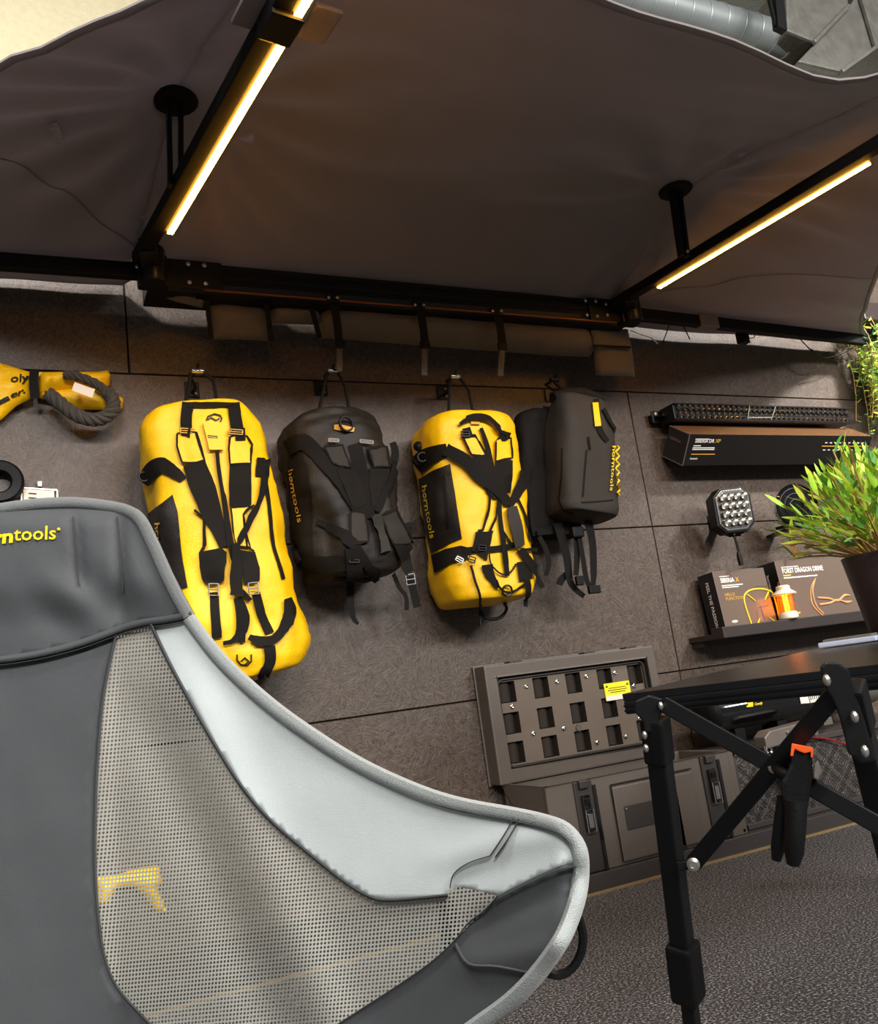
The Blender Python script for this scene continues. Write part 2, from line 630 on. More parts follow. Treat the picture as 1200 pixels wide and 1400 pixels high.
def fill(poly, step):
    """triangulate a 2-D polygon with inner grid points: points, triangles, edge loop"""
    ring = dense(list(poly) + [poly[0]], step)[:-1]
    P = np.array(ring)
    x0, y0 = P.min(0)
    x1, y1 = P.max(0)
    pts = [Vector(p) for p in ring]
    nr = len(ring)
    iy = 0
    y = y0 + step * .5
    while y < y1:
        x = x0 + (step * .5 if iy % 2 else 0)
        while x < x1:
            if inside((x, y), ring) and edge_dist((x, y), ring) > step * .45:
                pts.append(Vector((x, y)))
            x += step
        y += step
        iy += 1
    r = delaunay_2d_cdt([Vector((p[0], p[1])) for p in pts], [(i, (i + 1) % nr) for i in range(nr)], [], 1, 1e-6)
    return [(p.x, p.y) for p in r[0]], [tuple(f) for f in r[2]], ring


def sheet(poly, step, fn, uvf=None):
    pts, tris, _ = fill(poly, step)
    m = MB()
    vs = [fn(p) for p in pts]
    # all triangles face the camera side
    fs = []
    for t in tris:
        n = (vs[t[1]] - vs[t[0]]).cross(vs[t[2]] - vs[t[0]])
        fs.append(t if n.dot(CAM - vs[t[0]]) > 0 else tuple(reversed(t)))
    m.add(vs, fs)
    if uvf:
        m.uv = [uvf(p) for p in pts]
    return m


def pillow(m, poly, step, Y, thick, back=True, wob=0., power=.5, flat_back=True):
    """a stuffed shape with the given outline on the plane y = Y, bulging to -y by thick"""
    pts, tris, ring = fill(poly, step)
    ds = [edge_dist(p, ring) for p in pts]
    mx = max(ds) or 1
    vs = []
    for p, d in zip(pts, ds):
        q = at_y(p[0], p[1], Y)
        b = thick * min(1, (d / mx)) ** power
        if wob:
            b += wob * noise.noise(Vector((p[0] * .03, p[1] * .09, Y * 7))) * min(1, d / mx * 3)
        vs.append(q + Vector((0, -b, 0)))
    k = len(vs)
    m.add(vs, tris)
    if back:
        m.add([at_y(p[0], p[1], Y) + Vector((0, (.0 if flat_back else thick * min(1, d / mx) ** power) + .002, 0)) for p, d in zip(pts, ds)], [tuple(reversed(t)) for t in tris])
        e = {}
        for t in tris:
            for a, b in ((t[0], t[1]), (t[1], t[2]), (t[2], t[0])):
                e[(a, b)] = 1
        o = len(m.v) - 2 * k
        for a, b in e:
            if (b, a) not in e:
                m.f.append((a + o, a + o + k, b + o + k, b + o))
    return m


def shoot(bvh, px, py, Yf=None, lift=.003):
    """point where the camera ray meets the body, lifted off it; else on the plane y = Yf"""
    d = ray(px, py).normalized()
    h, n, i, t = bvh.ray_cast(CAM, d)
    if h is None:
        return None
    if n.dot(d) > 0:
        n = -n
    return h + n * lift


def strap(m, bvh, pts, wpx, Yf=-.1, lift=.004, t=.003, step=7, smooth=True):
    """webbing lying on a body (or hanging on from its edge) along a traced line; wpx may be a list"""
    n0 = len(pts)
    ws = wpx if isinstance(wpx, (list, tuple)) else [wpx] * n0
    P = [(p[0], p[1], w_) for p, w_ in zip(pts, ws)]
    P = smooth_line(P, 5) if smooth and n0 > 2 else P
    P = dense(P, step)
    lastY = Yf
    rows = []
    for i, (x, y, w_) in enumerate(P):
        a = P[max(0, i - 1)]
        b = P[min(len(P) - 1, i + 1)]
        dx, dy = b[0] - a[0], b[1] - a[1]
        L = math.hypot(dx, dy) or 1
        nx, ny = -dy / L, dx / L
        row = []
        mid = shoot(bvh, x, y, None, lift) if bvh else None
        if mid is not None:
            lastY = mid.y
        for k in (-.5, 0, .5):
            qx, qy = x + nx * w_ * k, y + ny * w_ * k
            h = shoot(bvh, qx, qy, None, lift) if bvh else None
            if h is None or abs(h.y - lastY) > .08:
                h = at_y(qx, qy, lastY)
            row.append(h)
        rows.append(row)
    back = [[p + (p - CAM).normalized() * t for p in r] for r in rows]
    k = len(m.v)
    L = len(rows)
    for r in rows: m.v += r
    for r in back: m.v += r
    o = k + 3 * L
    for i in range(L - 1):
        for j in (0, 1):
            a = k + i * 3 + j
            m.f.append((a, a + 1, a + 4, a + 3))
            b = o + i * 3 + j
            m.f.append((b, b + 3, b + 4, b + 1))
        for j in (0, 2):
            a, b = k + i * 3 + j, o + i * 3 + j
            m.f.append((a, a + 3, b + 3, b))
    for i in (0, L - 1):
        for j in (0, 1):
            a, b = k + i * 3 + j, o + i * 3 + j
            m.f.append((a, b, b + 1, a + 1))
    return m


def patch(m, bvh, poly, step=6, lift=.004, Yf=-.1):
    """a thin piece of cloth lying on a body, outline traced, with a rim down to the body"""
    pts, tris, ring = fill(poly, step)
    top, bot = [], []
    lastY = Yf
    for p in pts:
        h = shoot(bvh, p[0], p[1], None, lift)
        if h is None:
            h = at_y(p[0], p[1], lastY)
        lastY = h.y
        top.append(h)
        bot.append(h + (h - CAM).normalized() * lift)
    k = len(m.v)
    n = len(pts)
    m.v += top + bot
    e = set()
    for t in tris:
        m.f.append(tuple(i + k for i in t))
        for a, b in ((t[0], t[1]), (t[1], t[2]), (t[2], t[0])):
            e.add((a, b))
    for a, b in e:
        if (b, a) not in e:
            m.f.append((a + k, a + k + n, b + k + n, b + k))
    return m


_TXT = {}


def text_shape(s, bold=0.):
    """flat triangles of a line of lettering, 1 unit tall, starting at 0,0"""
    key = (s, bold)
    if key not in _TXT:
        c = bpy.data.curves.new('t', 'FONT')
        c.body = s
        c.size = 1.0
        c.offset = bold
        c.resolution_u = 2
        o = bpy.data.objects.new('t', c)
        COL.objects.link(o)
        dg = bpy.context.evaluated_depsgraph_get()
        me = o.evaluated_get(dg).to_mesh()
        vs = [v.co.copy() for v in me.vertices]
        fs = [tuple(p.vertices) for p in me.polygons]
        o.evaluated_get(dg).to_mesh_clear()
        bpy.data.objects.remove(o)
        bpy.data.curves.remove(c)
        _TXT[key] = (vs, fs)
    return _TXT[key]


def text_on(m, s, fn, bold=0.):
    """lettering mapped through fn(u, v) -> point"""
    vs, fs = text_shape(s, bold)
    return m.add([fn(v.x, v.y) for v in vs], fs)


def text_width(s, bold=0.):
    return max(v.x for v in text_shape(s, bold)[0])


def text_flat(m, s, O, X, Y, size, bold=0., width=None):
    O, X, Y = Vector(O), Vector(X).normalized(), Vector(Y).normalized()
    kx = size if width is None else width / text_width(s, bold)
    return text_on(m, s, lambda u, v: O + X * (u * kx) + Y * (v * size), bold)


def text_shot(m, s, bvh, p0, xdir, ydir, bold=0., lift=.004, Yf=-.2):
    """lettering laid on a body: p0 start, xdir px for the whole line, ydir px for one unit of height"""
    wd = text_width(s, bold)

    def fn(u, v):
        x = p0[0] + xdir[0] * u / wd + ydir[0] * v
        y = p0[1] + xdir[1] * u / wd + ydir[1] * v
        h = shoot(bvh, x, y, None, lift)
        return h if h is not None else at_y(x, y, Yf)
    return text_on(m, s, fn, bold)

# =================================================================== the setting
fl = MB().box((0.0, -3.9, -.05), (9.0, 9.0, .1)).build('floor', 'carpet')
tag(fl, 'dark grey speckled carpet floor of the shop', 'floor', kind='structure')
wall = MB().box((-.35, .06, 1.3), (7.3, .1, 2.6)).build('wall_back', 'gap')
tag(wall, 'dark painted strand board wall behind the hanging bags', 'wall', kind='structure')
rows = ((0.0, .64, (-4.0, -2.44, 0.0, 2.44, 3.3)), (.64, 1.24, (-4.0, -2.44, 0.0, 2.44, 3.3)),
        (1.24, 1.84, (-4.0, -2.44, 0.0, 2.44, 3.3)), (1.84, 2.6, (-4.0, -2.04, 1.62, 3.3)))
for z0, z1, xs in rows:
    for x0, x1 in zip(xs, xs[1:]):
        MB().box(((x0 + x1) / 2, .006, (z0 + z1) / 2), (x1 - x0 - .005, .012, z1 - z0 - .005)).build('board_panel', 'osb', wall, bevel=.0015, seg=1)
wu = MB().box((-1.35, .07, 3.25), (5.3, .1, 1.3)).build('wall_upper', 'cream')
tag(wu, 'cream plastered strip of wall above the awning', 'wall', kind='structure')
M['white_wall'] = mat('white_wall_paint', 'd9dcd8', .85, var=.05, bump=.2)
wu2 = MB().box((2.3, .07, 3.25), (2.0, .1, 1.3)).build('wall_upper_white', 'white_wall')
tag(wu2, 'white painted strip of wall below the metal ducts', 'wall', kind='structure')
ce = MB().box((0.0, -3.9, 3.95), (9.0, 9.0, .1)).build('ceiling', 'ceil')
tag(ce, 'grey painted ceiling above the ducts', 'ceiling', kind='structure')
M['grey_wall'] = mat('grey_wall_paint', '77716c', .8, var=.1, vscale=8, bump=.2)
wr = MB().box((2.2, -.6, 1.95), (.1, 1.2, 3.9)).build('wall_right', 'grey_wall')
tag(wr, 'grey painted side wall at the right edge', 'wall', kind='structure')

# plinth the box stands on, with its raw wooden edge
pl = thing('display_plinth', (0, -.18, 0), 'low dark plinth with a raw wood edge under the grey storage case', 'plinth')
MB().box((-.4, -.172, .03), (5.2, .344, .06)).build('deck', 'plinth', pl, bevel=.004)
MB().box((-.4, -.348, .0035), (5.2, .008, .007)).build('wood_edge', 'goldtrim', pl)

# ducts under the ceiling
DU = thing('spiral_duct', (.4, -.5, 3.33), 'round grey spiral duct running along below the ceiling', 'duct')
dp0, dp1 = at_y(760, -22, -.5), at_y(1084, 79, -.5)
dp0.z = dp1.z = (dp0.z + dp1.z) / 2 + .05
dm = MB().tube([dp0 + (dp1 - dp0) * (i / 10) for i in range(11)], .082, 24)
dm.build('duct_pipe', 'silverduct', DU, smooth=40)
for i in range(13):
    c = dp0 + (dp1 - dp0) * ((i + .4) / 13)
    MB().torus(c, (1, .12, 0), .083, .0035, 26, 6).build('seam_ring', 'silverduct', DU, smooth=True)
FD = thing('foil_duct', (1.3, -.6, 3.5), 'patched silver foil air duct with a riveted seam at the top right', 'duct')
c0, c1, c2, c3 = at_y(1092, 92, -.52), at_y(1180, 100, -.52), at_y(1120, -40, -.52), at_y(1290, 20, -.52)
for nm, poly in (('duct_body', [(1073, -30), (1076, 42), (1115, 58), (1160, 10), (1160, -30)]),
                 ('duct_elbow', [(1115, 58), (1160, 10), (1185, -30), (1300, -30), (1300, 70), (1196, 66), (1150, 98), (1090, 84)])):
    a = [at_y(x, y, -.62) for x, y in poly]
    n = len(a)
    MB().add(a + [p + Vector((.05, .42, .0)) for p in a], [tuple(range(n)), tuple(reversed(range(n, 2 * n)))] + [(i, i + n, (i + 1) % n + n, (i + 1) % n) for i in range(n)]).build(nm, 'foil', FD, bevel=.012)
for a, b in (((1112, 58), (1160, 8)), ((1176, -5), (1198, 68)), ((1150, 98), (1198, 64))):
    MB().bar(at_y(a[0], a[1], -.635), at_y(b[0], b[1], -.635), .018, .018, (0, 1, 0)).build('duct_seam', 'foil', FD, bevel=.004)
HG = MB()
HG.bar(at_y(1058, -40, -.72), at_y(1066, 42, -.72), .05, .03, (0, 1, 0))
HG.bar(at_y(1044, -30, -.72), at_y(1060, 36, -.72), .012, .012, (0, 1, 0))
HG.bar(at_y(1058, -40, -.72), at_y(1058, -40, -.72) + Vector((0, 0, .3)), .05, .03)
tag(HG.build('duct_hanger', 'blackmetal', origin=at_y(1062, -20, -.72)), 'black metal hanger bar beside the foil duct', 'hanger')

# =================================================================== the awning
AW = thing('wall_awning', (-1.08, -.2, 2.07), 'black wall-mounted awning with charcoal canopy and warm LED strips on its arms', 'awning')


def arm_z(y):
    return 2.085 + (y + .27) * .06


def on_arm(px, py, dz=0.):
    z = 2.08
    for _ in range(8):
        p = at_z(px, py, z + dz)
        z = arm_z(p.y)
    return p


L1a, L1b = on_arm(232, 316), on_arm(387, 52)
L1c, L1d = on_arm(404, 22), on_arm(404, 22) + (L1b - L1a) * .42
L2a, L2b = on_arm(900, 391), on_arm(1187, 220)
d1 = (L1b - L1a).normalized()
d2 = (L2b - L2a).normalized()
SIDE = Vector((-.034, 0, .012))
A1s, A1e = L1a - d1 * .22 + SIDE, L1a + d1 * 1.42 + SIDE
A2s, A2e = L2a - d2 * .22 + SIDE, L2a + d2 * 1.42 + SIDE
H1, H2 = Vector((-1.985, -.255, 2.075)), Vector((-.15, -.255, 2.075))
A3e, A4e = Vector((-3.45, -.17, 2.1)), Vector((1.40, -.16, 2.09))

# canopy: thin plate spline through the points that hold the cloth up
PL, PR = on_arm(258, 258), on_arm(945, 352)
ctrl = []
for x in np.linspace(-1.98, -.16, 8):
    ctrl.append((x, -.255, 2.128))
    ctrl.append((x, -.15, 2.132))
for s_, e_, pt in ((A1s, A1e, PL), (A2s, A2e, PR)):
    ctrl.append((pt.x - .01, pt.y, 2.315))
    for f, z in ((.62, 2.20), (.8, 2.14), (1.0, 2.05)):
        q = s_ + (e_ - s_) * f
        ctrl.append((q.x, q.y, z))
xc = -1.02
ctrl += [(xc, -.55, 2.22), (xc, -.9, 2.235), (xc, -1.25, 2.18), (xc + .1, -1.56, 2.10), (-1.35, -1.57, 2.10), (-.45, -1.57, 2.095)]
for f in (.25, .5, .75, 1.0):
    q = H1 + (A3e - H1) * f
    ctrl.append((q.x, q.y - .01, 2.115 + .01 * f))
    ctrl.append((q.x, -.03, 2.125 + .01 * f))
    q = H2 + (A4e - H2) * f
    ctrl.append((q.x, q.y - .01, 2.115 + .005 * f))
    ctrl.append((q.x, -.04, 2.12 + .005 * f))
ctrl += [(-2.39, -1.02, 2.10), (-2.13, -1.30, 2.09), (-2.8, -.62, 2.10), (-2.45, -.55, 2.17),
         (.45, -1.10, 2.09), (.72, -.76, 2.09), (1.02, -.44, 2.09), (.45, -.6, 2.16), (.9, -.3, 2.11)]
CP = np.array(ctrl)


def _tps(r2):
    return np.where(r2 > 1e-12, r2 * np.log(np.maximum(r2, 1e-12)), 0)


_n = len(CP)
_K = _tps(((CP[:, None, :2] - CP[None, :, :2]) ** 2).sum(-1)) + np.eye(_n) * 1e-4
_P = np.c_[np.ones(_n), CP[:, :2]]
_W = np.linalg.solve(np.block([[_K, _P], [_P.T, np.zeros((3, 3))]]), np.r_[CP[:, 2], 0, 0, 0])


def canopy_z(x, y):
    r2 = (CP[:, 0] - x) ** 2 + (CP[:, 1] - y) ** 2
    z = float(_W[:_n] @ _tps(r2) + _W[_n] + _W[_n + 1] * x + _W[_n + 2] * y)
    # drag folds: long across the cloth, fanning out from the two posts
    for c in (PL, PR):
        dx, dy = x - c.x, y - c.y
        r = math.hypot(dx, dy)
        a = math.atan2(dy, dx)
        z += .010 * math.sin(a * 15 + noise.noise(Vector((x * 2, y * 2, 3))) * 4) * math.exp(-((r - .35) / .3) ** 2) * min(1, (r / .22) ** 2)
    z += .012 * noise.noise(Vector((x * 1.3, y * 6 + x * .6, 1.3)))
    z += .006 * noise.noise(Vector((x * 3.1 + y, y * 15, 5.3)))
    return z


def cloth(p):
    return Vector((p[0], p[1], canopy_z(p[0], p[1])))


a1 = [(A1s.x, A1s.y + .0), (A1e.x, A1e.y)]
a2 = [(A2s.x, A2s.y + .0), (A2e.x, A2e.y)]
front = smooth_line([a1[1], (-1.55, -1.66), (-1.18, -1.585), (-.8, -1.56), (-.31, -1.54), a2[1]], 5)
centre = [(-1.99, -.15), a1[0]] + front + [a2[0], (-.15, -.15)]
leftw = [(-3.45, -.015), (-2.05, -.03), (-1.99, -.15), a1[0], a1[1]] + smooth_line([a1[1], (-2.02, -1.42), (-2.16, -1.28), (-2.42, -1.0), (-2.8, -.6), (A3e.x, A3e.y - .01)], 5)[1:]
rightw = [(1.38, -.05), (-.10, -.05), (-.15, -.15), a2[0], a2[1]] + smooth_line([a2[1], (.44, -1.14), (.72, -.77), (1.04, -.44), (1.26, -.25), (A4e.x, A4e.y - .01)], 5)[1:]
for nm, poly in (('canopy_panel', centre), ('canopy_panel', leftw), ('canopy_panel', rightw)):
    poly = [p for i, p in enumerate(poly) if i == 0 or (abs(p[0] - poly[i - 1][0]) + abs(p[1] - poly[i - 1][1])) > 1e-4]
    sheet(poly, .024, cloth).build(nm, 'canopy', AW, smooth=True, solid=.002, fixn=False)
# hemmed outer edges
for ln in (front, leftw[4:], rightw[4:]):
    MB().tube([cloth(p) for p in dense(ln, .05)], .010, 6, flat=.6).build('edge_hem', 'canopy', AW, smooth=True)
# seams of the side panels
for a, b in ((H1, (-2.62, -.8)), (H2 + Vector((.02, 0, 0)), (.78, -.7))):
    pts = [(a[0] + (b[0] - a[0]) * i / 20, a[1] + (b[1] - a[1]) * i / 20) for i in range(21)]
    MB().tube([cloth(p) + Vector((0, 0, -.004)) for p in pts], .0026, 5, flat=.5).build('panel_seam', 'canopy', AW, smooth=True)
# small care label on the left panel
lb = [cloth(at_z(x, y, 2.12)[:2]) for x, y in ((68, 211), (80, 209), (91, 229), (80, 233))]
M['care'] = mat('printed_care_label', '8d8a8c', .6, var=.6, vscale=160)
MB().add([p + Vector((0, 0, -.02)) for p in lb] + [p + Vector((0, 0, -.016)) for p in lb], [(0, 1, 2, 3), (7, 6, 5, 4), (0, 4, 5, 1), (1, 5, 6, 2), (2, 6, 7, 3), (3, 7, 4, 0)]).build('care_label', 'care', AW)

# housing along the wall: an extruded profile
prof = [(-.13, 2.02), (-.25, 2.02), (-.262, 2.03), (-.268, 2.045), (-.268, 2.064), (-.262, 2.066), (-.262, 2.07), (-.268, 2.072), (-.268, 2.098),
        (-.262, 2.10), (-.262, 2.104), (-.264, 2.118), (-.25, 2.125), (-.13, 2.125)]
MB().prism(prof, (-2.0, 0, 0), (0, 1, 0), (0, 0, 1), (1, 0, 0), 1.85).build('housing', 'blackmetal2', AW, bevel=.0015, seg=1)
MB().box((-1.02, -.266, 2.024), (1.62, .006, .004)).build('trim_line', 'bronze', AW)
MB().box((-1.6, -.065, 2.08), (.12, .13, .06)).build('wall_bracket', 'blackmetal', AW, bevel=.004)
MB().box((-.5, -.065, 2.08), (.12, .13, .06)).build('wall_bracket', 'blackmetal', AW, bevel=.004)

# arms
for s_, e_ in ((A1s, A1e), (A2s, A2e)):
    MB().bar(s_, e_, .042, .036).build('arm', 'armmetal', AW, bevel=.004)
for h, e_ in ((H1, A3e), (H2, A4e)):
    MB().bar(h, e_, .03, .05).build('arm', 'armmetal', AW, bevel=.004)
    q = h + (e_ - h) * (.32 if e_.x < -1 else .26)
    q2 = h + (e_ - h) * (.40 if e_.x < -1 else .33)
    MB().bar(q, q2, .042, .058).build('arm_sleeve', 'canopy', AW, bevel=.006)
jp = on_arm(395, 38)
MB().bar(jp - d1 * .035 + SIDE * .6, jp + d1 * .05 + SIDE * .6, .07, .05).build('arm_joint', 'blackmetal', AW, bevel=.006)
for px, py, sx in ((352, 10, .07), (440, 28, .06)):
    q = on_arm(px, py, .03)
    MB().bar(q - d1 * .06, q + d1 * .04, sx, .012).build('joint_flap', 'canopy', AW, bevel=.004)
# LED strips in aluminium channels
for a, b in ((L1a, L1b), (L1c, L1d), (L2a, L2b)):
    d = (b - a).normalized()
    MB().bar(a + Vector((0, 0, .008)), b + Vector((0, 0, .008)), .022, .012).build('led_channel', 'blackmetal2', AW)
    MB().bar(a - Vector((0, 0, .002)), b - Vector((0, 0, .002)), .019, .010).build('led_halo', 'led_glow', AW, bevel=.003)  # added glowing bar that stands in for the bloom rim
    MB().bar(a - Vector((0, 0, .0075)), b - Vector((0, 0, .0075)), .017, .006).build('led_strip', 'led', AW, bevel=.002)
# posts that lift the cloth off the arms, with their patches
for pt, tp in ((PL, at_y(250, 186, PL.y)), (PR, at_y(939, 294, PR.y))):
    zt = canopy_z(pt.x - .01, pt.y)
    b = Vector((pt.x + SIDE.x, pt.y, pt.z + .0))
    t = Vector((pt.x - .02, pt.y - .01, zt - .004))
    MB().bar(b + Vector((-.013, 0, 0)), t + Vector((-.016, 0, 0)), .012, .026, (0, 1, 0)).build('post_rail', 'blackmetal', AW, bevel=.002)
    MB().bar(b + Vector((.013, 0, 0)), t + Vector((.016, 0, 0)), .012, .026, (0, 1, 0)).build('post_rail', 'blackmetal', AW, bevel=.002)
    MB().lathe([(.0, .0), (.055, .0), (.062, .006), (.06, .010), (0, .012)], t + Vector((0, 0, -.012)), (0, 0, 1), 18).build('post_patch', 'webbing', AW, smooth=40)
    MB().ball(b + Vector((.006, -.016, .012)), .006, 8).build('bolt', 'steel', AW, smooth=True)
# hinge plates with their bolts
for cx, sgn, bl in ((-1.86, 1, [(257, 361), (279, 363), (259, 386), (281, 388), (181, 355), (188, 365), (194, 360), (201, 366), (211, 380)]),
                    (-.25, -1, [(800, 411), (814, 412), (828, 416), (802, 430.5), (816, 432), (830, 430.5), (852, 407), (852, 422), (863, 426), (852, 437)])):
    MB().box((cx, -.272, 2.072), (.18, .006, .095)).build('hinge_plate', 'blackmetal', AW, bevel=.002)
    hx = (H1.x if sgn > 0 else H2.x)
    MB().box((hx, -.265, 2.07), (.09, .05, .105)).build('hinge_block', 'blackmetal', AW, bevel=.008)
    MB().lathe([(.0, -.06), (.032, -.06), (.036, -.052), (.036, .052), (.032, .06), (0, .06)], (hx + sgn * .0, -.30, 2.075), (0, 0, 1), 18).build('hinge_knuckle', 'blackmetal2', AW, smooth=40)
    s_ = A1s if sgn > 0 else A2s
    MB().bar((hx, -.28, 2.075), s_ + (d1 if sgn > 0 else d2) * .1, .05, .055).build('hinge_link', 'blackmetal', AW, bevel=.006)
    for x, y in bl:
        p = at_y(x, y, -.278)
        MB().lathe([(.0075, 0), (.0075, .003), (.0045, .0055), (0, .006)], p, (0, -1, 0), 10).build('bolt', 'steel', AW, smooth=40)
# folded travel cover hanging under the housing
m = MB(); pillow(m, [(434, 420), (520, 424), (640, 434), (800, 447), (814, 488), (760, 486), (660, 479), (560, 471), (470, 464), (440, 462), (430, 440)], 8, -.15, .07, wob=.008, power=.45)
m.build('travel_cover', 'darkcloth', AW, smooth=60)
m = MB(); pillow(m, [(279, 410), (362, 416), (366, 466), (330, 464), (290, 464)], 6, -.15, .05, wob=.008, power=.5)
m.build('cover_end', 'darkcloth', AW, smooth=60)
m = MB(); pillow(m, [(366, 418), (436, 424), (440, 444), (400, 443), (372, 441)], 6, -.16, .04, wob=.006, power=.5)
m.build('cover_end', 'darkcloth', AW, smooth=60)
m = MB(); pillow(m, [(195, 376), (214, 384), (240, 398), (280, 411), (277, 421), (240, 412), (205, 400), (196, 392)], 6, -.2, .03, wob=.004, power=.5)
m.build('cover_flap', 'darkcloth', AW, smooth=60)
for a, b in (((364, 414), (371, 467)), ((425, 419), (437, 462)), ((283, 412), (289, 464))):
    m = MB(); strap(m, None, [a, b], 7, -.215, t=.004)
    m.build('cover_strap', 'webbing', AW)
for tp, bk, en in (((455, 408), (464, 471), (464, 508)), ((573, 418), (581, 472), (580, 513)), ((679, 426), (687, 474), (684, 514))):
    m = MB(); strap(m, None, [tp, ((tp[0] + bk[0]) / 2 + 1, (tp[1] + bk[1]) / 2), bk], 11, -.255, t=.003)
    st = m.build('hanging_strap', 'webbing', AW)
    m = MB(); strap(m, None, [bk, en], 8, -.2, t=.002)
    m.build('strap_tail', 'darkcloth', st)
    p = at_y(bk[0], bk[1], -.262)
    MB().box(p, (.04, .008, .028)).build('strap_buckle', 'blackmetal2', st, bevel=.003)
    for dx in (-6, 6):
        q = at_y(tp[0] + dx, tp[1] - 1, -.274)
        MB().lathe([(.006, 0), (.006, .003), (0, .005)], q, (0, -1, 0), 8).build('rivet', 'steel', st)
    MB().box(at_y(tp[0], tp[1], -.271), (.045, .005, .03)).build('strap_clip', 'blackmetal', st, bevel=.002)
m = MB(); pillow(m, [(808, 450), (858, 451), (864, 480), (868, 515), (815, 513)], 5, -.17, .022, wob=.003, power=.25)
pk = m.build('cover_pocket', 'darkcloth', AW, smooth=60)
m = MB(); pillow(m, [(807, 449), (858, 450), (862, 475), (811, 472)], 5, -.192, .010, wob=.002, power=.25)
m.build('pocket_flap', 'darkcloth', pk, smooth=60)
m = MB(); strap(m, None, [(811, 472), (862, 475)], 3, -.206, t=.002)
m.build('pocket_seam', 'webbing', pk)

# =================================================================== lamp wires on the wall
t = thing('switch_box', at_y(1015, 462, -.16), 'small black switch box hanging under the right awning arm', 'switch')
p = at_y(1015, 462, -.16)
MB().box(p, (.055, .03, .055)).build('housing', 'rubber', t, bevel=.005)
MB().box(p + Vector((0, -.017, -.022)), (.035, .006, .01)).build('rocker', 'blackmetal', t, bevel=.002)
MB().tube([p + Vector((.03, 0, .0)), p + Vector((.07, 0, .005)), p + Vector((.09, .0, .03))], .0025, 6).build('wire', 'rubber', t, smooth=True)
MB().bar(p + Vector((0, 0, .025)), p + Vector((-.005, .005, .06)), .012, .006, (0, 1, 0)).build('clip', 'blackmetal', t)
lines = [[(862, 452), (878, 458), (890, 462), (899, 470)], [(905, 470), (911, 455), (915, 441)], [(932, 443), (938, 454), (943, 464)],
         [(1070, 438), (1095, 465), (1115, 485), (1128, 490)], [(1128, 490), (1150, 484), (1168, 474)]]
wl = ['thin pale wire dangling beside the cover pocket', 'short dark wire hanging below the right arm, leftmost', 'short dark wire hanging below the right arm, beside the switch box',
      'dark cable falling from the right canopy to its plug', 'dark cable rising from the plug to the right arm end']
for ln, lb_ in zip(lines, wl):
    pts = [at_y(x, y, -.14) for x, y in smooth_line(ln, 4)]
    o = MB().tube(pts, .0026, 6).build('wire', 'paper' if 'pale' in lb_ else 'rubber', origin=pts[0], smooth=True)
    tag(o, lb_, 'wire', 'wires below the right awning arm')
o = MB().cyl(at_y(1108, 478, -.14), at_y(1121, 488, -.14), .006, n=10).build('cable_plug', 'rubber', origin=at_y(1112, 482, -.14), smooth=40)
tag(o, 'small black inline plug on the cable at upper right', 'plug')

# =================================================================== wall hooks
HK = {}
for nm, hx, hy, tipx, tipy, lab in (('a', 262, 533, 272, 538, 'black steel wall hook carrying the long yellow duffel bag'),
                                   ('b', 438, 531, 458, 540, 'black steel wall hook carrying the black duffel bag'),
                                   ('c', 605, 537, 626, 545, 'black steel wall hook carrying the shorter yellow duffel bag'),
                                   ('d', 752, 541, 762, 548, 'bronze-toned wall hook plate carrying the black roll-top backpack')):
    p = at_y(hx, hy, -.004)
    t = thing('wall_hook', p, lab, 'hook', 'hooks along the strand board wall')
    pm = 'blackmetal' if nm != 'd' else 'shelf'
    MB().box(p + Vector((0, -.001, 0)), (.05, .006, .055)).build('back_plate', pm, t, bevel=.002)
    for dz in (-.015, .015):
        MB().lathe([(.005, 0), (.004, .003), (0, .004)], p + Vector((.012, -.004, dz)), (0, -1, 0), 8).build('screw', 'steel', t)
    tip = at_y(tipx, tipy, -.17)
    e = Vector((tip.x, -.17, p.z - .004))
    MB().tube([p + Vector((0, -.003, -.01)), p + Vector((.004, -.05, -.012)), (e.x - .015, -.13, e.z), (e.x, -.17, e.z + .004), (e.x + .002, -.185, e.z + .022)], .0055, 8).build('peg', 'blackmetal', t, smooth=True)
    MB().cyl((e.x - .018, -.172, e.z + .002), (e.x + .018, -.172, e.z + .002), .0085, n=12).build('end_sleeve', 'chrome' if nm != 'd' else 'blackmetal', t, smooth=40)
    HK[nm] = e

# =================================================================== bags


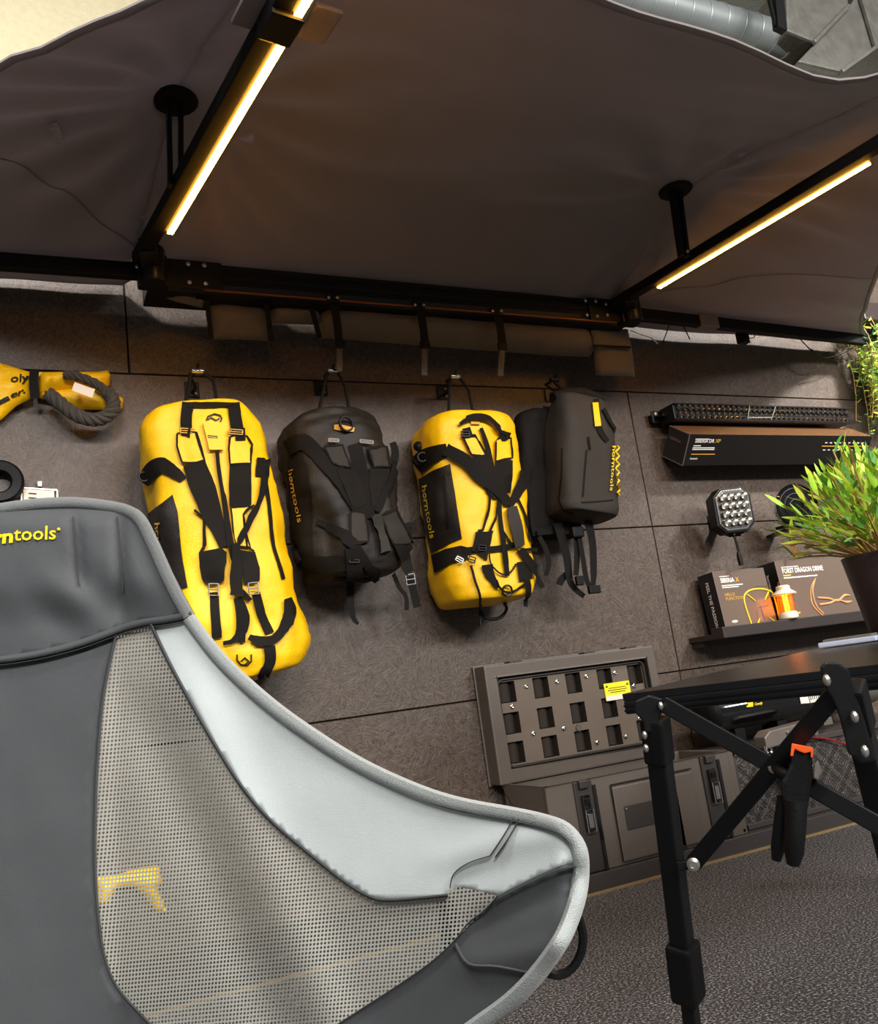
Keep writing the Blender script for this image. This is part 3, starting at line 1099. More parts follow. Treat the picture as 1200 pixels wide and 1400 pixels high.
def bag_body(T, B, a, b, n=64, rings=60, ex=3.4, end=.1, shrink=.78, dent=.006, seed=0., prof=None):
    """stuffed bag: super-ellipse rings from the top centre to the bottom centre"""
    T, B = Vector(T), Vector(B)
    L = (B - T)
    ln = L.length
    L.normalize()
    out = Vector((0, -1, 0))
    x = out.cross(L).normalized()
    if x.x < 0: x = -x
    m = MB()
    rs = []
    for i in range(rings + 1):
        f = .5 - .5 * math.cos(math.pi * i / rings)
        dte = min(f, 1 - f)
        s_ = 1.0 if dte > end else shrink + (1 - shrink) * math.sqrt(max(0, 1 - (1 - dte / end) ** 2))
        sa, sb = (prof(f) if prof else (1, 1))
        rg = []
        for k in range(n):
            t = 2 * math.pi * k / n
            c, s2 = math.cos(t), math.sin(t)
            ux = math.copysign(abs(c) ** (2 / ex), c) * a * s_ * sa
            uy = math.copysign(abs(s2) ** (2 / ex), s2) * b * (s_ * .5 + .5) * sb
            p = T + L * (ln * f) + x * ux + out * uy
            nn = (x * ux / a + out * uy / b).normalized()
            p += nn * dent * noise.noise(p * 9 + Vector((seed, 0, 0))) * 1.5
            p += nn * dent * .5 * noise.noise(Vector((p.x * 24, p.y * 24, p.z * 7 + seed)))
            p += nn * dent * .35 * noise.noise(Vector((p.x * 12 + p.z * 30, p.y * 16, p.z * 30 - p.x * 10 + seed)))
            if p.y > -.004: p.y = -.004
            rg.append(p)
        rs.append(rg)
    vs = [p for r in rs for p in r]
    fs = []
    for i in range(rings):
        for k in range(n):
            fs.append((i * n + k, i * n + (k + 1) % n, (i + 1) * n + (k + 1) % n, (i + 1) * n + k))
    k0 = len(vs)
    vs += [sum(rs[0], Vector()) / n - L * .012, sum(rs[-1], Vector()) / n + L * .012]
    for k in range(n):
        fs.append((k0, (k + 1) % n, k))
        fs.append((k0 + 1, rings * n + k, rings * n + (k + 1) % n))
    m.add(vs, fs)
    return m


def crop(ox, oy, s_):
    return lambda pts: [(ox + x / s_, oy + y / s_) for x, y in pts]


def buckle(m, bvh, x, y, w_, h_, ang, lift=.012, Yf=-.2):
    """ladder buckle: a small frame of four bars"""
    c, s_ = math.cos(ang), math.sin(ang)

    def P(u, v):
        q = shoot(bvh, x + u * c - v * s_, y + u * s_ + v * c, None, lift)
        q0 = shoot(bvh, x, y, None, lift)
        Y = q0.y if q0 is not None else Yf
        return at_y(x + u * c - v * s_, y + u * s_ + v * c, Y)
    cs = [(-w_ / 2, -h_ / 2), (w_ / 2, -h_ / 2), (w_ / 2, h_ / 2), (-w_ / 2, h_ / 2)]
    for a, b in zip(cs, cs[1:] + cs[:1]):
        m.tube([P(*a), P(*b)], .0022, 6)
    m.tube([P(-w_ / 2, 0), P(w_ / 2, 0)], .002, 6)
    return m


def lay(root, bvh, kind, mt, pts, wpx=8, lift=.004, Yf=-.2, t=.003, sub=None):
    m = MB()
    strap(m, bvh, pts, wpx, Yf, lift, t)
    return m.build(kind, mt, sub or root, smooth=50)


def cover(root, bvh, kind, mt, poly, lift=.004, step=6, sub=None, Yf=-.2):
    m = MB()
    patch(m, bvh, poly, step, lift, Yf)
    return m.build(kind, mt, sub or root, smooth=50)


def outline(root, bvh, kind, mt, poly, wpx=3, lift=.007, sub=None, closed=True):
    m = MB()
    strap(m, bvh, list(poly) + ([poly[0]] if closed else []), wpx, -.2, lift, .003, 5, smooth=False)
    return m.build(kind, mt, sub or root, smooth=50)


# ---- long yellow duffel
K, Kl = crop(180, 520, 5.217), crop(240, 700, 5.6)
B1 = thing('duffel_bag', (-1.83, -.17, .80), 'long yellow tarpaulin duffel bag with black straps, leftmost on the hooks', 'bag', 'bags hanging on the wall hooks')
m1 = bag_body((-1.872, -.18, 1.635), (-1.772, -.18, .80), .186, .16, ex=3.2, end=.12, shrink=.70, dent=.012, seed=1)
m1.build('bag_body', 'yellow', B1, smooth=60)
V1 = m1.bvh()
cover(B1, V1, 'side_pocket', 'blacktarp', [(204, 702), (224, 688), (237, 677), (243, 700), (248, 745), (257, 803), (236, 808), (218, 770)], .006)
mt_ = MB(); text_shot(mt_, 'hor', V1, (215, 714), (2, 27), (9, -1.5), .02, .009)
text_shot(mt_, 'ntools', V1, (217.5, 743), (4, 42), (9, -1.5), .0, .009)
mt_.build('lettering', 'goldprint', B1)
lay(B1, V1, 'side_wrap', 'blackpad', K([(100, 730), (150, 650), (215, 610), (280, 640), (370, 712)]), [16, 22, 22, 18, 10], .008)
m = MB(); m.torus(shoot(V1, *K([(118, 680)])[0], None, .014) or at_y(202, 650, -.2), (0, -1, 0), .014, .003, 16, 6); m.build('side_ring', 'blackmetal', B1, smooth=True)
lay(B1, V1, 'side_wrap', 'blackpad', K([(930, 562), (925, 620), (920, 690)]), 18, .008)
lay(B1, V1, 'edge_piping', 'blackpad', K([(945, 700), (975, 900), (1000, 1150)]) + [(380, 770), (386, 792)], 5, .005)
# carry handle loops at the top
lay(B1, V1, 'top_webbing', 'webbing', K([(400, 172), (392, 260), (394, 355)]), 16, .010)
lay(B1, V1, 'top_webbing', 'webbing', K([(715, 172), (725, 260), (742, 360)]), 16, .010)
lay(B1, V1, 'top_webbing', 'webbing', K([(395, 186), (560, 188), (720, 186)]), 5, .012)
# shoulder straps: yellow pad, black pad, piping
for pad, lo in ((K([(330, 395), (395, 372), (462, 385), (485, 470), (520, 592), (358, 596), (325, 480)]), 0), (K([(690, 405), (740, 390), (800, 405), (838, 470), (838, 602), (700, 606), (685, 500)]), 1)):
    o = cover(B1, V1, 'shoulder_pad', 'yellow', pad, .012)
    outline(B1, V1, 'pad_piping', 'blackpad', pad, 2.6, .014)
lay(B1, V1, 'shoulder_strap', 'blackpad', K([(438, 596), (500, 760), (560, 930), (650, 1190)]), [31, 33, 26, 13], .014)
lay(B1, V1, 'shoulder_strap', 'blackpad', K([(770, 606), (768, 760), (765, 908)]), [28, 29, 29], .013)
pad = K([(700, 912), (838, 908), (790, 965), (800, 1050), (845, 1200), (735, 1190), (712, 1000)])
cover(B1, V1, 'strap_tail_pad', 'yellow', pad, .011); outline(B1, V1, 'pad_piping', 'blackpad', pad, 2.4, .013)
pad = K([(445, 925), (520, 985), (535, 1180), (495, 1235), (640, 1180), (560, 1000)])
outline(B1, V1, 'pad_piping', 'blackpad', pad[:4], 3.2, .012, closed=False)
lay(B1, V1, 'zip_flap', 'blackpad', K([(598, 505), (640, 800), (690, 1190)]) + [(318, 770)], [5, 7, 9, 8], .017)
lay(B1, V1, 'compression_strap', 'webbing', K([(930, 690), (900, 860), (830, 1030), (740, 1195)]), [9, 8, 9, 9], .018)
for pts in (K([(398, 345), (390, 415)]), K([(750, 355), (758, 440)])):
    lay(B1, V1, 'pad_tab', 'webbing', pts, 12, .017)
for x, y, a in ((256, 589, .05), (322, 590.5, .08)):
    m = MB(); buckle(m, V1, x, y, 19, 6, a, .018); m.build('strap_slider', 'brass', B1, smooth=True)
# lower pads, grip and tails
for pad in (Kl([(190, 310), (340, 280), (372, 320), (375, 525), (330, 552), (240, 560), (197, 500)]), Kl([(450, 295), (600, 315), (635, 440), (636, 530), (600, 548), (520, 552), (500, 400)])):
    cover(B1, V1, 'lower_pad', 'blackpad', pad, .016)
outline(B1, V1, 'pad_piping', 'blackpad', Kl([(222, 60), (225, 290), (195, 315)]), 3, .012, closed=False)
outline(B1, V1, 'pad_piping', 'blackpad', Kl([(590, -50), (515, 30), (545, 270), (595, 310)]), 3, .012, closed=False)
lay(B1, V1, 'centre_grip', 'webbing', Kl([(440, 250), (455, 400), (465, 650)]), [14, 18, 16], .026)
lay(B1, V1, 'webbing_tail', 'webbing', Kl([(298, 620), (305, 800), (320, 965)]), 13, .010)
lay(B1, V1, 'webbing_tail', 'webbing', Kl([(608, 620), (650, 780), (715, 935)]), [12, 13, 14], .010)
lay(B1, V1, 'webbing_tail', 'webbing', Kl([(470, 660), (500, 800), (485, 930), (430, 990), (365, 1002)]), [12, 18, 15, 8, 6], .014)
lay(B1, V1, 'webbing_tail', 'webbing', Kl([(500, 900), (505, 1010)]), 8, .012)
lay(B1, V1, 'webbing_tail', 'webbing', Kl([(500, 610), (560, 680)]), 7, .016)
lay(B1, V1, 'end_loop', 'webbing', Kl([(835, 665), (855, 780), (820, 900), (740, 985), (640, 1000), (550, 968)]), [8, 15, 13, 11, 12, 8], .016)
lay(B1, V1, 'end_loop', 'webbing', Kl([(708, 1030), (712, 1140), (670, 1225), (640, 1262)]), [16, 15, 12, 10], .012)
for x, y, a in ((292, 806, .0), (346.5, 804.5, -.1)):
    m = MB(); buckle(m, V1, x, y, 13, 16, a, .018); m.build('ladder_buckle', 'chrome', B1, smooth=True)
# printed half-round mark at the top and bottom
for pts in (K([(532, 290), (545, 262), (590, 245), (630, 255), (642, 275), (632, 298)]), K([(545, 285), (565, 270), (600, 290), (625, 275)]), Kl([(470, 1090), (470, 1130), (500, 1165), (550, 1170), (578, 1140), (578, 1090)]), Kl([(500, 1140), (530, 1115), (560, 1140), (530, 1165)])):
    outline(B1, V1, 'printed_mark', 'blackprint', pts, 2.2, .004, closed=False)
cover(B1, V1, 'hang_tag', 'yellow', K([(508, 322), (605, 318), (645, 508), (545, 505)]), .018)
m = MB(); strap(m, V1, K([(535, 405), (600, 408)]), 1.5, lift=.0195); strap(m, V1, K([(537, 418), (600, 421)]), 1.2, lift=.0195); m.build('tag_print', 'blackprint', B1)
MB().tube([HK['a'] + Vector((-.02, -.0, -.004)), HK['a'] + Vector((-.034, .0, -.07)), at_y(252, 556, -.19)], .006, 6).build('hanging_loop', 'webbing', B1, smooth=True)
MB().tube([HK['a'] + Vector((.02, -.0, -.004)), HK['a'] + Vector((.045, -.01, -.03)), at_y(298, 556, -.24)], .006, 6).build('hanging_loop', 'webbing', B1, smooth=True)

# ---- black duffel
K = crop(380, 510, 3.89)
B2 = thing('duffel_bag', (-1.4, -.16, 1.06), 'black tarpaulin duffel bag with tangled black straps between the two yellow ones', 'bag', 'bags hanging on the wall hooks')
m2 = bag_body((-1.43, -.17, 1.635), (-1.395, -.17, 1.075), .172, .15, ex=2.7, end=.2, shrink=.62, dent=.018, seed=4)
m2.build('bag_body', 'blacktarp', B2, smooth=60)
V2 = m2.bvh()
cover(B2, V2, 'side_pocket', 'blackpad', K([(55, 430), (110, 400), (160, 500), (180, 700), (190, 1000), (120, 1050), (85, 1000), (60, 700)]), .004)
mt_ = MB(); text_shot(mt_, 'horn', V2, K([(66, 518)])[0], (4.5, 31), (8.5, -2.5), .02, .008); text_shot(mt_, 'tools', V2, K([(85, 640)])[0], (8, 41), (8.5, -2.5), 0, .008)
mt_.build('lettering', 'goldprint', B2)
for pts, ww, mtn, lf in ((K([(60, 400), (120, 370), (180, 400), (330, 560), (440, 720), (510, 745)]), [22, 22, 20, 26, 22, 14], 'webbing', .010),
                    (K([(405, 380), (450, 560), (505, 745)]), 17, 'webbing', .008), (K([(530, 505), (532, 620), (525, 720)]), [26, 24, 14], 'blackpad', .011),
                    (K([(350, 495), (390, 600), (430, 715)]), [27, 26, 20], 'blackpad', .012),
                    (K([(608, 368), (622, 440), (580, 600), (525, 740)]), [9, 11, 10, 9], 'webbing', .014),
                    (K([(210, 790), (300, 830), (390, 910), (520, 1085)]), [10, 12, 13, 9], 'webbing', .016),
                    (K([(640, 870), (700, 820), (725, 850)]), [12, 15, 12], 'webbing', .008),
                    (K([(100, 1000), (240, 1020), (360, 1010), (540, 1060)]), [22, 22, 20, 10], 'blackpad', .008)):
    lay(B2, V2, 'webbing_strap', mtn, pts, ww, lf)
for pad in (K([(245, 392), (340, 386), (386, 500), (285, 492)]), K([(470, 410), (560, 400), (578, 500), (500, 510)]), K([(380, 735), (455, 745), (470, 905), (388, 910)]), K([(545, 755), (610, 735), (700, 900), (600, 915)])):
    cover(B2, V2, 'shoulder_pad', 'greypad', pad, .014)
    outline(B2, V2, 'pad_piping', 'blackpad', pad, 2.2, .016)
cover(B2, V2, 'lower_pad', 'blackpad', K([(358, 930), (440, 930), (450, 1085), (360, 1085)]), .016)
cover(B2, V2, 'lower_pad', 'blackpad', K([(600, 915), (690, 905), (720, 1050), (680, 1080), (640, 1010)]), .014)
cover(B2, V2, 'centre_grip', 'greypad', K([(482, 768), (545, 755), (582, 955), (530, 965)]), .026)
for x, y, w_, h_, a, mtn in ((484, 765, 13, 8, 0, 'blackmetal2'), (551, 763, 15, 8, -.2, 'blackmetal2'), (561, 792, 12, 14, -.15, 'chrome'), (456, 602, 14, 4, .05, 'grey'), (501, 604, 18, 4, .1, 'grey')):
    m = MB(); buckle(m, V2, x, y, w_, h_, a, .018); m.build('ladder_buckle', mtn, B2, smooth=True)
lay(B2, V2, 'webbing_tail', 'webbing', K([(700, 1080), (720, 1160), (742, 1245)]), 11, .006, Yf=-.2)
lay(B2, V2, 'webbing_tail', 'webbing', K([(385, 1110), (385, 1200), (400, 1300), (428, 1335)]), [11, 10, 7, 4], .004, Yf=-.15)
lay(B2, V2, 'webbing_tail', 'webbing', K([(610, 1060), (645, 1140), (680, 1190), (684, 1262)]), 6, .006, Yf=-.2)
lay(B2, V2, 'webbing_tail', 'webbing', K([(300, 1088), (400, 1095), (510, 1100)]), 4, .006, Yf=-.2)
cover(B2, V2, 'badge', 'goldprint', K([(298, 284), (325, 280), (405, 296), (400, 316), (345, 315), (298, 306)]), .008)
m = MB(); c_ = shoot(V2, 473, 583, None, .014); m.torus(c_, (.2, -1, 0), .024, .005, 18, 6); m.build('lifting_ring', 'blackmetal2', B2, smooth=True)
MB().tube([HK['b'] + Vector((-.02, -.0, -.004)), HK['b'] + Vector((-.04, .0, -.07)), at_y(436, 562, -.17)], .006, 6).build('hanging_loop', 'webbing', B2, smooth=True)
MB().tube([HK['b'] + Vector((.02, -.0, -.004)), HK['b'] + Vector((.04, -.0, -.05)), at_y(478, 566, -.2)], .006, 6).build('hanging_loop', 'webbing', B2, smooth=True)

# ---- shorter yellow duffel
K = crop(560, 520, 4.12)
B3 = thing('duffel_bag', (-.93, -.155, .955), 'shorter yellow tarpaulin duffel bag with a black side pocket, beside the backpack', 'bag', 'bags hanging on the wall hooks')
m3 = bag_body((-.925, -.165, 1.63), (-.925, -.165, .965), .172, .148, ex=3.4, end=.12, shrink=.72, dent=.013, seed=9)
m3.build('bag_body', 'yellow', B3, smooth=60)
V3 = m3.bvh()
cover(B3, V3, 'side_pocket', 'blacktarp', K([(55, 555), (140, 505), (228, 470), (250, 600), (275, 760), (296, 890), (210, 930), (128, 975), (95, 850), (70, 690)]), .006)
cover(B3, V3, 'pocket_zip', 'blackpad', K([(180, 540), (200, 530), (232, 830), (216, 838)]), .009)
mt_ = MB(); text_shot(mt_, 'horn', V3, K([(82, 592)])[0], (4.6, 35), (9.5, -2.5), .02, .010); text_shot(mt_, 'tools', V3, K([(104, 742)])[0], (6.0, 36), (9.5, -2.5), .0, .010)
mt_.build('lettering', 'yellowprint', B3)
lay(B3, V3, 'side_wrap', 'blackpad', K([(45, 490), (110, 430), (215, 395)]), [24, 24, 18], .008)
m = MB(); c_ = shoot(V3, *K([(95, 432)])[0], None, .016); m.torus(c_, (-.5, -1, 0), .016, .004, 16, 6); m.build('side_ring', 'blackmetal', B3, smooth=True)
m = MB(); c_ = shoot(V3, *K([(58, 375)])[0], None, .004) or at_y(574, 611, -.16); m.lathe([(.018, 0), (.018, .01), (.012, .016), (0, .018)], c_, (-.7, -.7, 0), 12); m.build('valve_cap', 'rubber', B3, smooth=40)
cover(B3, V3, 'lower_wrap', 'blackpad', K([(130, 985), (210, 950), (290, 930), (330, 940), (330, 1010), (240, 1035), (150, 1085)]), .008)
for pad in (K([(290, 325), (360, 318), (395, 380), (430, 436), (340, 422)]), K([(470, 345), (495, 325), (555, 328), (566, 445), (472, 462)])):
    cover(B3, V3, 'shoulder_pad', 'yellow', pad, .012); outline(B3, V3, 'pad_piping', 'blackpad', pad, 2.6, .014)
for pts, ww, mtn, lf in ((K([(388, 430), (430, 550), (490, 660)]), [26, 26, 15], 'blackpad', .014), (K([(518, 458), (515, 540), (510, 640)]), [24, 25, 22], 'blackpad', .014),
                    (K([(205, 395), (300, 450), (400, 560), (490, 640), (545, 705)]), [17, 16, 17, 12, 10], 'webbing', .018),
                    (K([(632, 500), (610, 610), (550, 715)]), [12, 14, 12], 'webbing', .016),
                    (K([(395, 275), (432, 400), (488, 640), (505, 800), (528, 1000), (540, 1105)]), [5, 6, 5, 6, 7, 6], 'blackpad', .012),
                    (K([(420, 625), (440, 665), (412, 830), (380, 850)]), 3.2, 'blackpad', .012), (K([(490, 650), (480, 760), (440, 860), (415, 960)]), 3.2, 'blackpad', .012),
                    (K([(300, 960), (420, 955), (510, 945), (590, 925)]), [10, 9, 8, 8], 'webbing', .010),
                    (K([(590, 640), (640, 760), (665, 890), (690, 920)]), 3, 'blackpad', .008),
                    (K([(500, 820), (540, 890), (575, 940)]), 3, 'blackpad', .012),
                    (K([(610, 950), (680, 1060), (750, 1168)]), [10, 11, 7], 'webbing', .014),
                    (K([(430, 1040), (440, 1090), (490, 1170)]), [14, 13, 4], 'webbing', .012),
                    (K([(625, 1025), (635, 1080), (645, 1130)]), 15, 'webbing', .012),
                    (K([(650, 1120), (655, 1200), (652, 1275)]), 6, 'webbing', .014),
                    (K([(730, 880), (770, 960), (782, 1040), (765, 1100)]), [6, 7, 7, 6], 'webbing', .004),
                    (K([(610, 950), (650, 955), (720, 955)]), 5, 'webbing', .014)):
    lay(B3, V3, 'webbing_strap', mtn, pts, ww, lf, Yf=-.2)
cover(B3, V3, 'lower_pad', 'blackpad', K([(365, 860), (460, 850), (440, 950), (425, 1015), (350, 960)]), .014)
cover(B3, V3, 'centre_grip', 'greypad', K([(530, 735), (590, 728), (622, 930), (570, 945)]), .026)
m = MB(); strap(m, V3, K([(270, 262), (300, 240), (350, 222), (420, 226), (470, 262), (495, 295), (545, 312)]), [5, 6, 7, 7, 6, 6, 6], lift=.02, t=.008); m.build('top_handle', 'webbing', B3, smooth=50)
lay(B3, V3, 'handle_tab', 'webbing', K([(310, 280), (325, 330)]), 12, .016); lay(B3, V3, 'handle_tab', 'webbing', K([(500, 290), (520, 345)]), 9, .016)
cover(B3, V3, 'handle_label', 'goldprint', K([(340, 240), (390, 242), (390, 256), (342, 254)]), .010)
for x, y, w_, h_, a, mtn in ((636, 593, 11, 7, 0, 'blackmetal2'), (659, 749, 10, 7, .1, 'blackmetal2'), (628, 765, 10, 6, .5, 'steel'), (645, 765, 9, 7, .3, 'blackmetal2')):
    m = MB(); buckle(m, V3, x, y, w_, h_, a, .02); m.build('ladder_buckle', mtn, B3, smooth=True)
for ln, r in ((K([(345, 1040), (365, 1110), (390, 1200), (395, 1290), (400, 1380)]), .0045), (K([(395, 1250), (405, 1310), (450, 1345), (510, 1335), (545, 1290), (530, 1240)]), .006),
              (K([(440, 980), (450, 1040), (500, 1090), (550, 1090), (592, 1040)]), .003), (K([(480, 1130), (500, 1170), (560, 1190), (640, 1150)]), .004)):
    pts = []
    for x, y in smooth_line(ln, 5):
        h = shoot(V3, x, y, None, .012)
        pts.append(h if h is not None else at_y(x, y, pts[-1].y if pts else -.25))
    MB().tube(pts, r, 6).build('cord', 'rubber', B3, smooth=True)
m = MB(); c_ = shoot(V3, *K([(540, 1180)])[0], None, .012); m.torus(c_, (0, -1, -.3), .018, .0035, 18, 6); m.build('end_ring', 'blackmetal2', B3, smooth=True)
MB().tube([HK['c'] + Vector((-.02, -.0, -.004)), HK['c'] + Vector((-.03, .0, -.05)), at_y(613, 570, -.17)], .006, 6).build('hanging_loop', 'webbing', B3, smooth=True)
MB().tube([HK['c'] + Vector((.02, -.0, -.004)), HK['c'] + Vector((.05, -.0, -.05)), at_y(648, 572, -.24)], .006, 6).build('hanging_loop', 'webbing', B3, smooth=True)

# ---- black roll-top backpack
K = crop(710, 520, 4.52)
B4 = thing('backpack', (-.48, -.2, 1.25), 'black roll-top backpack with yellow hang tag, rightmost of the hanging bags', 'bag', 'bags hanging on the wall hooks')


def pk_prof(f):
    s_ = min(1, .58 + .42 * min(1, f / .22) ** .7)
    return (.84 + .16 * min(1, f / .3), s_)


m4 = bag_body((-.415, -.2, 1.715), (-.49, -.2, 1.248), .128, .10, ex=3.6, end=.06, shrink=.86, dent=.006, seed=13, prof=pk_prof)
m4.build('bag_body', 'greypad', B4, smooth=60)
V4 = m4.bvh()
m = MB(); m.tube([(-.53, -.2, 1.722), (-.47, -.205, 1.735), (-.40, -.21, 1.735), (-.31, -.205, 1.715)], [.026, .034, .034, .028], 12, flat=.8); m.build('rolled_top', 'blackpad', B4, smooth=True)
mb = bag_body((-.50, -.085, 1.70), (-.56, -.085, 1.20), .13, .055, ex=2.8, end=.15, shrink=.6, dent=.012, seed=17)
mb.build('back_panel', 'blackpad', B4, smooth=60)
VB = mb.bvh()
for pts, ww in (((K([(170, 160), (150, 300), (110, 520), (95, 800), (110, 960)])), [11, 12, 13, 14, 12]), (K([(210, 170), (180, 330), (170, 600), (190, 850)]), [10, 12, 12, 10])):
    lay(B4, None, 'shoulder_strap', 'blackpad', pts, ww, .01, Yf=-.13, t=.012)
for pts, ww, Y in ((K([(235, 880), (290, 1080), (310, 1230), (345, 1290), (400, 1335)]), [12, 11, 9, 8, 7], -.17), (K([(300, 1190), (260, 1230), (245, 1265)]), [8, 10, 9], -.16), (K([(350, 930), (355, 1100), (348, 1205)]), [7, 8, 7], -.19),
                 (K([(370, 960), (395, 1120), (420, 1250), (470, 1300)]), [6, 7, 7, 8], -.2), (K([(420, 860), (450, 1000), (458, 1180), (455, 1270)]), [12, 10, 9, 6], -.2), (K([(135, 965), (170, 1060), (178, 1140), (163, 1205)]), [5, 6, 6, 5], -.1),
                 (K([(110, 940), (230, 920), (340, 935)]), [9, 12, 11], -.15)):
    lay(B4, None, 'webbing_tail', 'webbing', pts, ww, .004, Yf=Y, t=.003)
m = MB(); m.box(at_y(792, 794, -.205), (.03, .016, .035)); m.build('clip_buckle', 'rubber', B4, bevel=.004)
m = MB(); m.box(at_y(812, 806, -.205), (.05, .016, .03)); m.build('clip_buckle', 'rubber', B4, bevel=.004)
m = MB(); m.box(at_y(788, 728, -.2), (.05, .03, .04)); m.build('clip_buckle', 'rubber', B4, bevel=.006)
cover(B4, V4, 'front_zip', 'blackpad', K([(408, 430), (418, 430), (395, 720), (384, 720)]), .003)
lay(B4, V4, 'zip_pull', 'webbing', K([(420, 350), (432, 430)]), 2.5, .006)
outline(B4, V4, 'panel_seam', 'blackpad', K([(265, 420), (262, 600), (245, 740), (270, 800), (330, 825)]), 2, .003, closed=False)
outline(B4, V4, 'panel_seam', 'blackpad', K([(380, 755), (480, 750), (575, 740)]), 1.6, .003, closed=False)
cover(B4, V4, 'hang_tag', 'yellow', K([(443, 148), (478, 146), (496, 285), (458, 290)]), .010)
lay(B4, V4, 'side_strap', 'webbing', K([(470, 120), (490, 300), (540, 380)]), [7, 8, 6], .006)
lay(B4, V4, 'side_strap', 'webbing', K([(510, 180), (550, 260), (590, 320)]), [4, 4, 3], .010, Yf=-.22)
mt_ = MB(); text_shot(mt_, 'horn', V4, K([(566, 405)])[0], (-1.4, 30), (6.2, -.6), .02, .008, -.26); text_shot(mt_, 'tools', V4, K([(560, 545)])[0], (-2.4, 31), (6.2, -.6), .0, .008, -.26)
mt_.build('lettering', 'yellowprint', B4)
zz = []
for i in range(25):
    f = i / 24
    x, y = K([(604 + 12 * math.sin(i * math.pi / 2), 405 + 305 * f)])[0]
    h = shoot(V4, x, y, None, .008)
    zz.append(h if h is not None and h.y < -.12 else at_y(x, y, -.2))
MB().tube(zz, .0042, 6).build('bungee_cord', 'yellowprint', B4, smooth=True)
MB().tube([HK['d'] + Vector((-.0, -.0, -.006)), Vector((-.43, -.19, 1.72))], .007, 6).build('hanging_loop', 'webbing', B4, smooth=True)

# =================================================================== recovery rope bundle at the upper left
RB = thing('recovery_strap', at_y(47, 530, -.05), 'yellow recovery strap bundle tied by a black band, on the wall at upper left', 'strap')
m = MB(); pillow(m, [(52, 509), (90, 508), (136, 508), (147, 506), (151, 512), (150, 526), (140, 531), (120, 530), (90, 532), (54, 538)], 5, -.04, .035, wob=.012, power=.5)
m.build('strap_lobe', 'yellow', RB, smooth=60)
m = MB(); pillow(m, [(54, 536), (95, 530), (142, 529), (156, 531), (162, 540), (169, 545), (168, 557), (155, 566), (140, 560), (110, 560), (78, 551), (54, 544)], 5, -.03, .03, wob=.012, power=.5)
m.build('strap_lobe', 'yellow', RB, smooth=60)
m = MB(); pillow(m, [(42, 509), (0, 496), (-40, 486), (-70, 520), (-60, 560), (0, 575), (22, 555), (42, 545)], 6, -.04, .04, wob=.02, power=.5)
ll = m.build('strap_lobe', 'yellow', RB, smooth=60)
Vr = m.bvh()
m = MB(); strap(m, None, [(47, 506), (46, 525), (48, 545)], 13, -.085, t=.01)
m.build('tie_band', 'webbing', RB, smooth=50)
rp = [(66, 538), (82, 551), (100, 565), (120, 573), (140, 572), (154, 560), (154, 545), (144, 534), (128, 523), (104, 514), (88, 512)]
base = [at_y(x, y, -.085 - .012 * math.sin(i / 54 * 3)) for i, (x, y) in enumerate(smooth_line(rp, 6))]
for s_ in range(4):
    pts = []
    for i, p in enumerate(base):
        d = (base[min(i + 1, len(base) - 1)] - base[max(i - 1, 0)]).normalized()
        x = d.cross(Vector((0, 1, 0))).normalized()
        y = d.cross(x)
        a = s_ * math.pi / 2 + i * .55
        r = .0125 if i < 42 else .0085
        pts.append(p + (x * math.cos(a) + y * math.sin(a)) * r)
    MB().tube(pts, [.0105 if i < 42 else .007 for i in range(len(base))], 7).build('rope_strand', 'braid', RB, smooth=True)
m = MB(); strap(m, None, [(100, 528), (114, 533), (128, 538)], 12, -.118, t=.004)
m.build('rope_label', 'paper', RB, smooth=50)
m = MB(); text_shot(m, 'oly', Vr, (14, 524), (24, -3), (2, -15), .02, .004, -.08); text_shot(m, 'er.', Vr, (14, 544), (20, -7), (2, -12), .03, .004, -.08)
m.build('lettering', 'blackprint', RB)
m = MB(); strap(m, Vr, [(-20, 558), (0, 550), (12, 544)], 6, lift=.003); m.build('print_stripe', 'blackprint', RB)

# ring shaped shackle and its price tag
rc = at_y(-1, 660, -.03)
RS = thing('recovery_ring', rc, 'thick matt black recovery ring behind the chair at left', 'ring')
m = MB()
m.lathe([(.036, -.018), (.060, -.022), (.068, -.012), (.068, .012), (.060, .022), (.036, .018), (.030, .008), (.030, -.008), (.036, -.018)], rc, (0, -1, 0), 36)
m.f = [f for f in m.f if len(f) < 30]
m.build('ring_body', 'rubber', RS, smooth=40)
m = MB(); pillow(m, [(-40, 672), (26, 672), (27, 720), (-40, 720)], 7, -.02, .02, power=.25); pc = m.build('pouch', 'blackpad', RS, smooth=60)
m = MB(); text_flat(m, 'mm', at_y(-6, 686, -.043), (1, 0, 0), (0, 0, 1), .022, .03); m.build('lettering', 'yellowprint', RS)
TG = thing('price_tag', at_y(53, 680, -.012), 'small white price card in a clear holder above the chair back', 'tag')
m = MB(); pts = [at_y(x, y, -.012) for x, y in ((32, 668), (74, 671), (75, 700), (32, 698))]
m.add(pts + [p + Vector((0, .003, 0)) for p in pts], [(0, 1, 2, 3), (7, 6, 5, 4), (0, 4, 5, 1), (1, 5, 6, 2), (2, 6, 7, 3), (3, 7, 4, 0)]); m.build('card', 'paper', TG)
m = MB()
for a, b in (((30, 667), (78, 670)), ((30, 667), (29, 700)), ((78, 670), (79, 700))): m.bar(at_y(*a, -.013), at_y(*b, -.013), .004, .004, (0, 1, 0))
m.build('holder_frame', 'silver', TG)
m = MB()
for y in (674, 680): m.bar(at_y(39, y, -.0155), at_y(50, y + .8, -.0155), .0015, .0035, (0, 1, 0)); 
m.build('card_print', 'blackprint', TG)
MB().box(at_y(54, 662, -.012), (.014, .012, .02)).build('clip', 'silver', TG, bevel=.003)

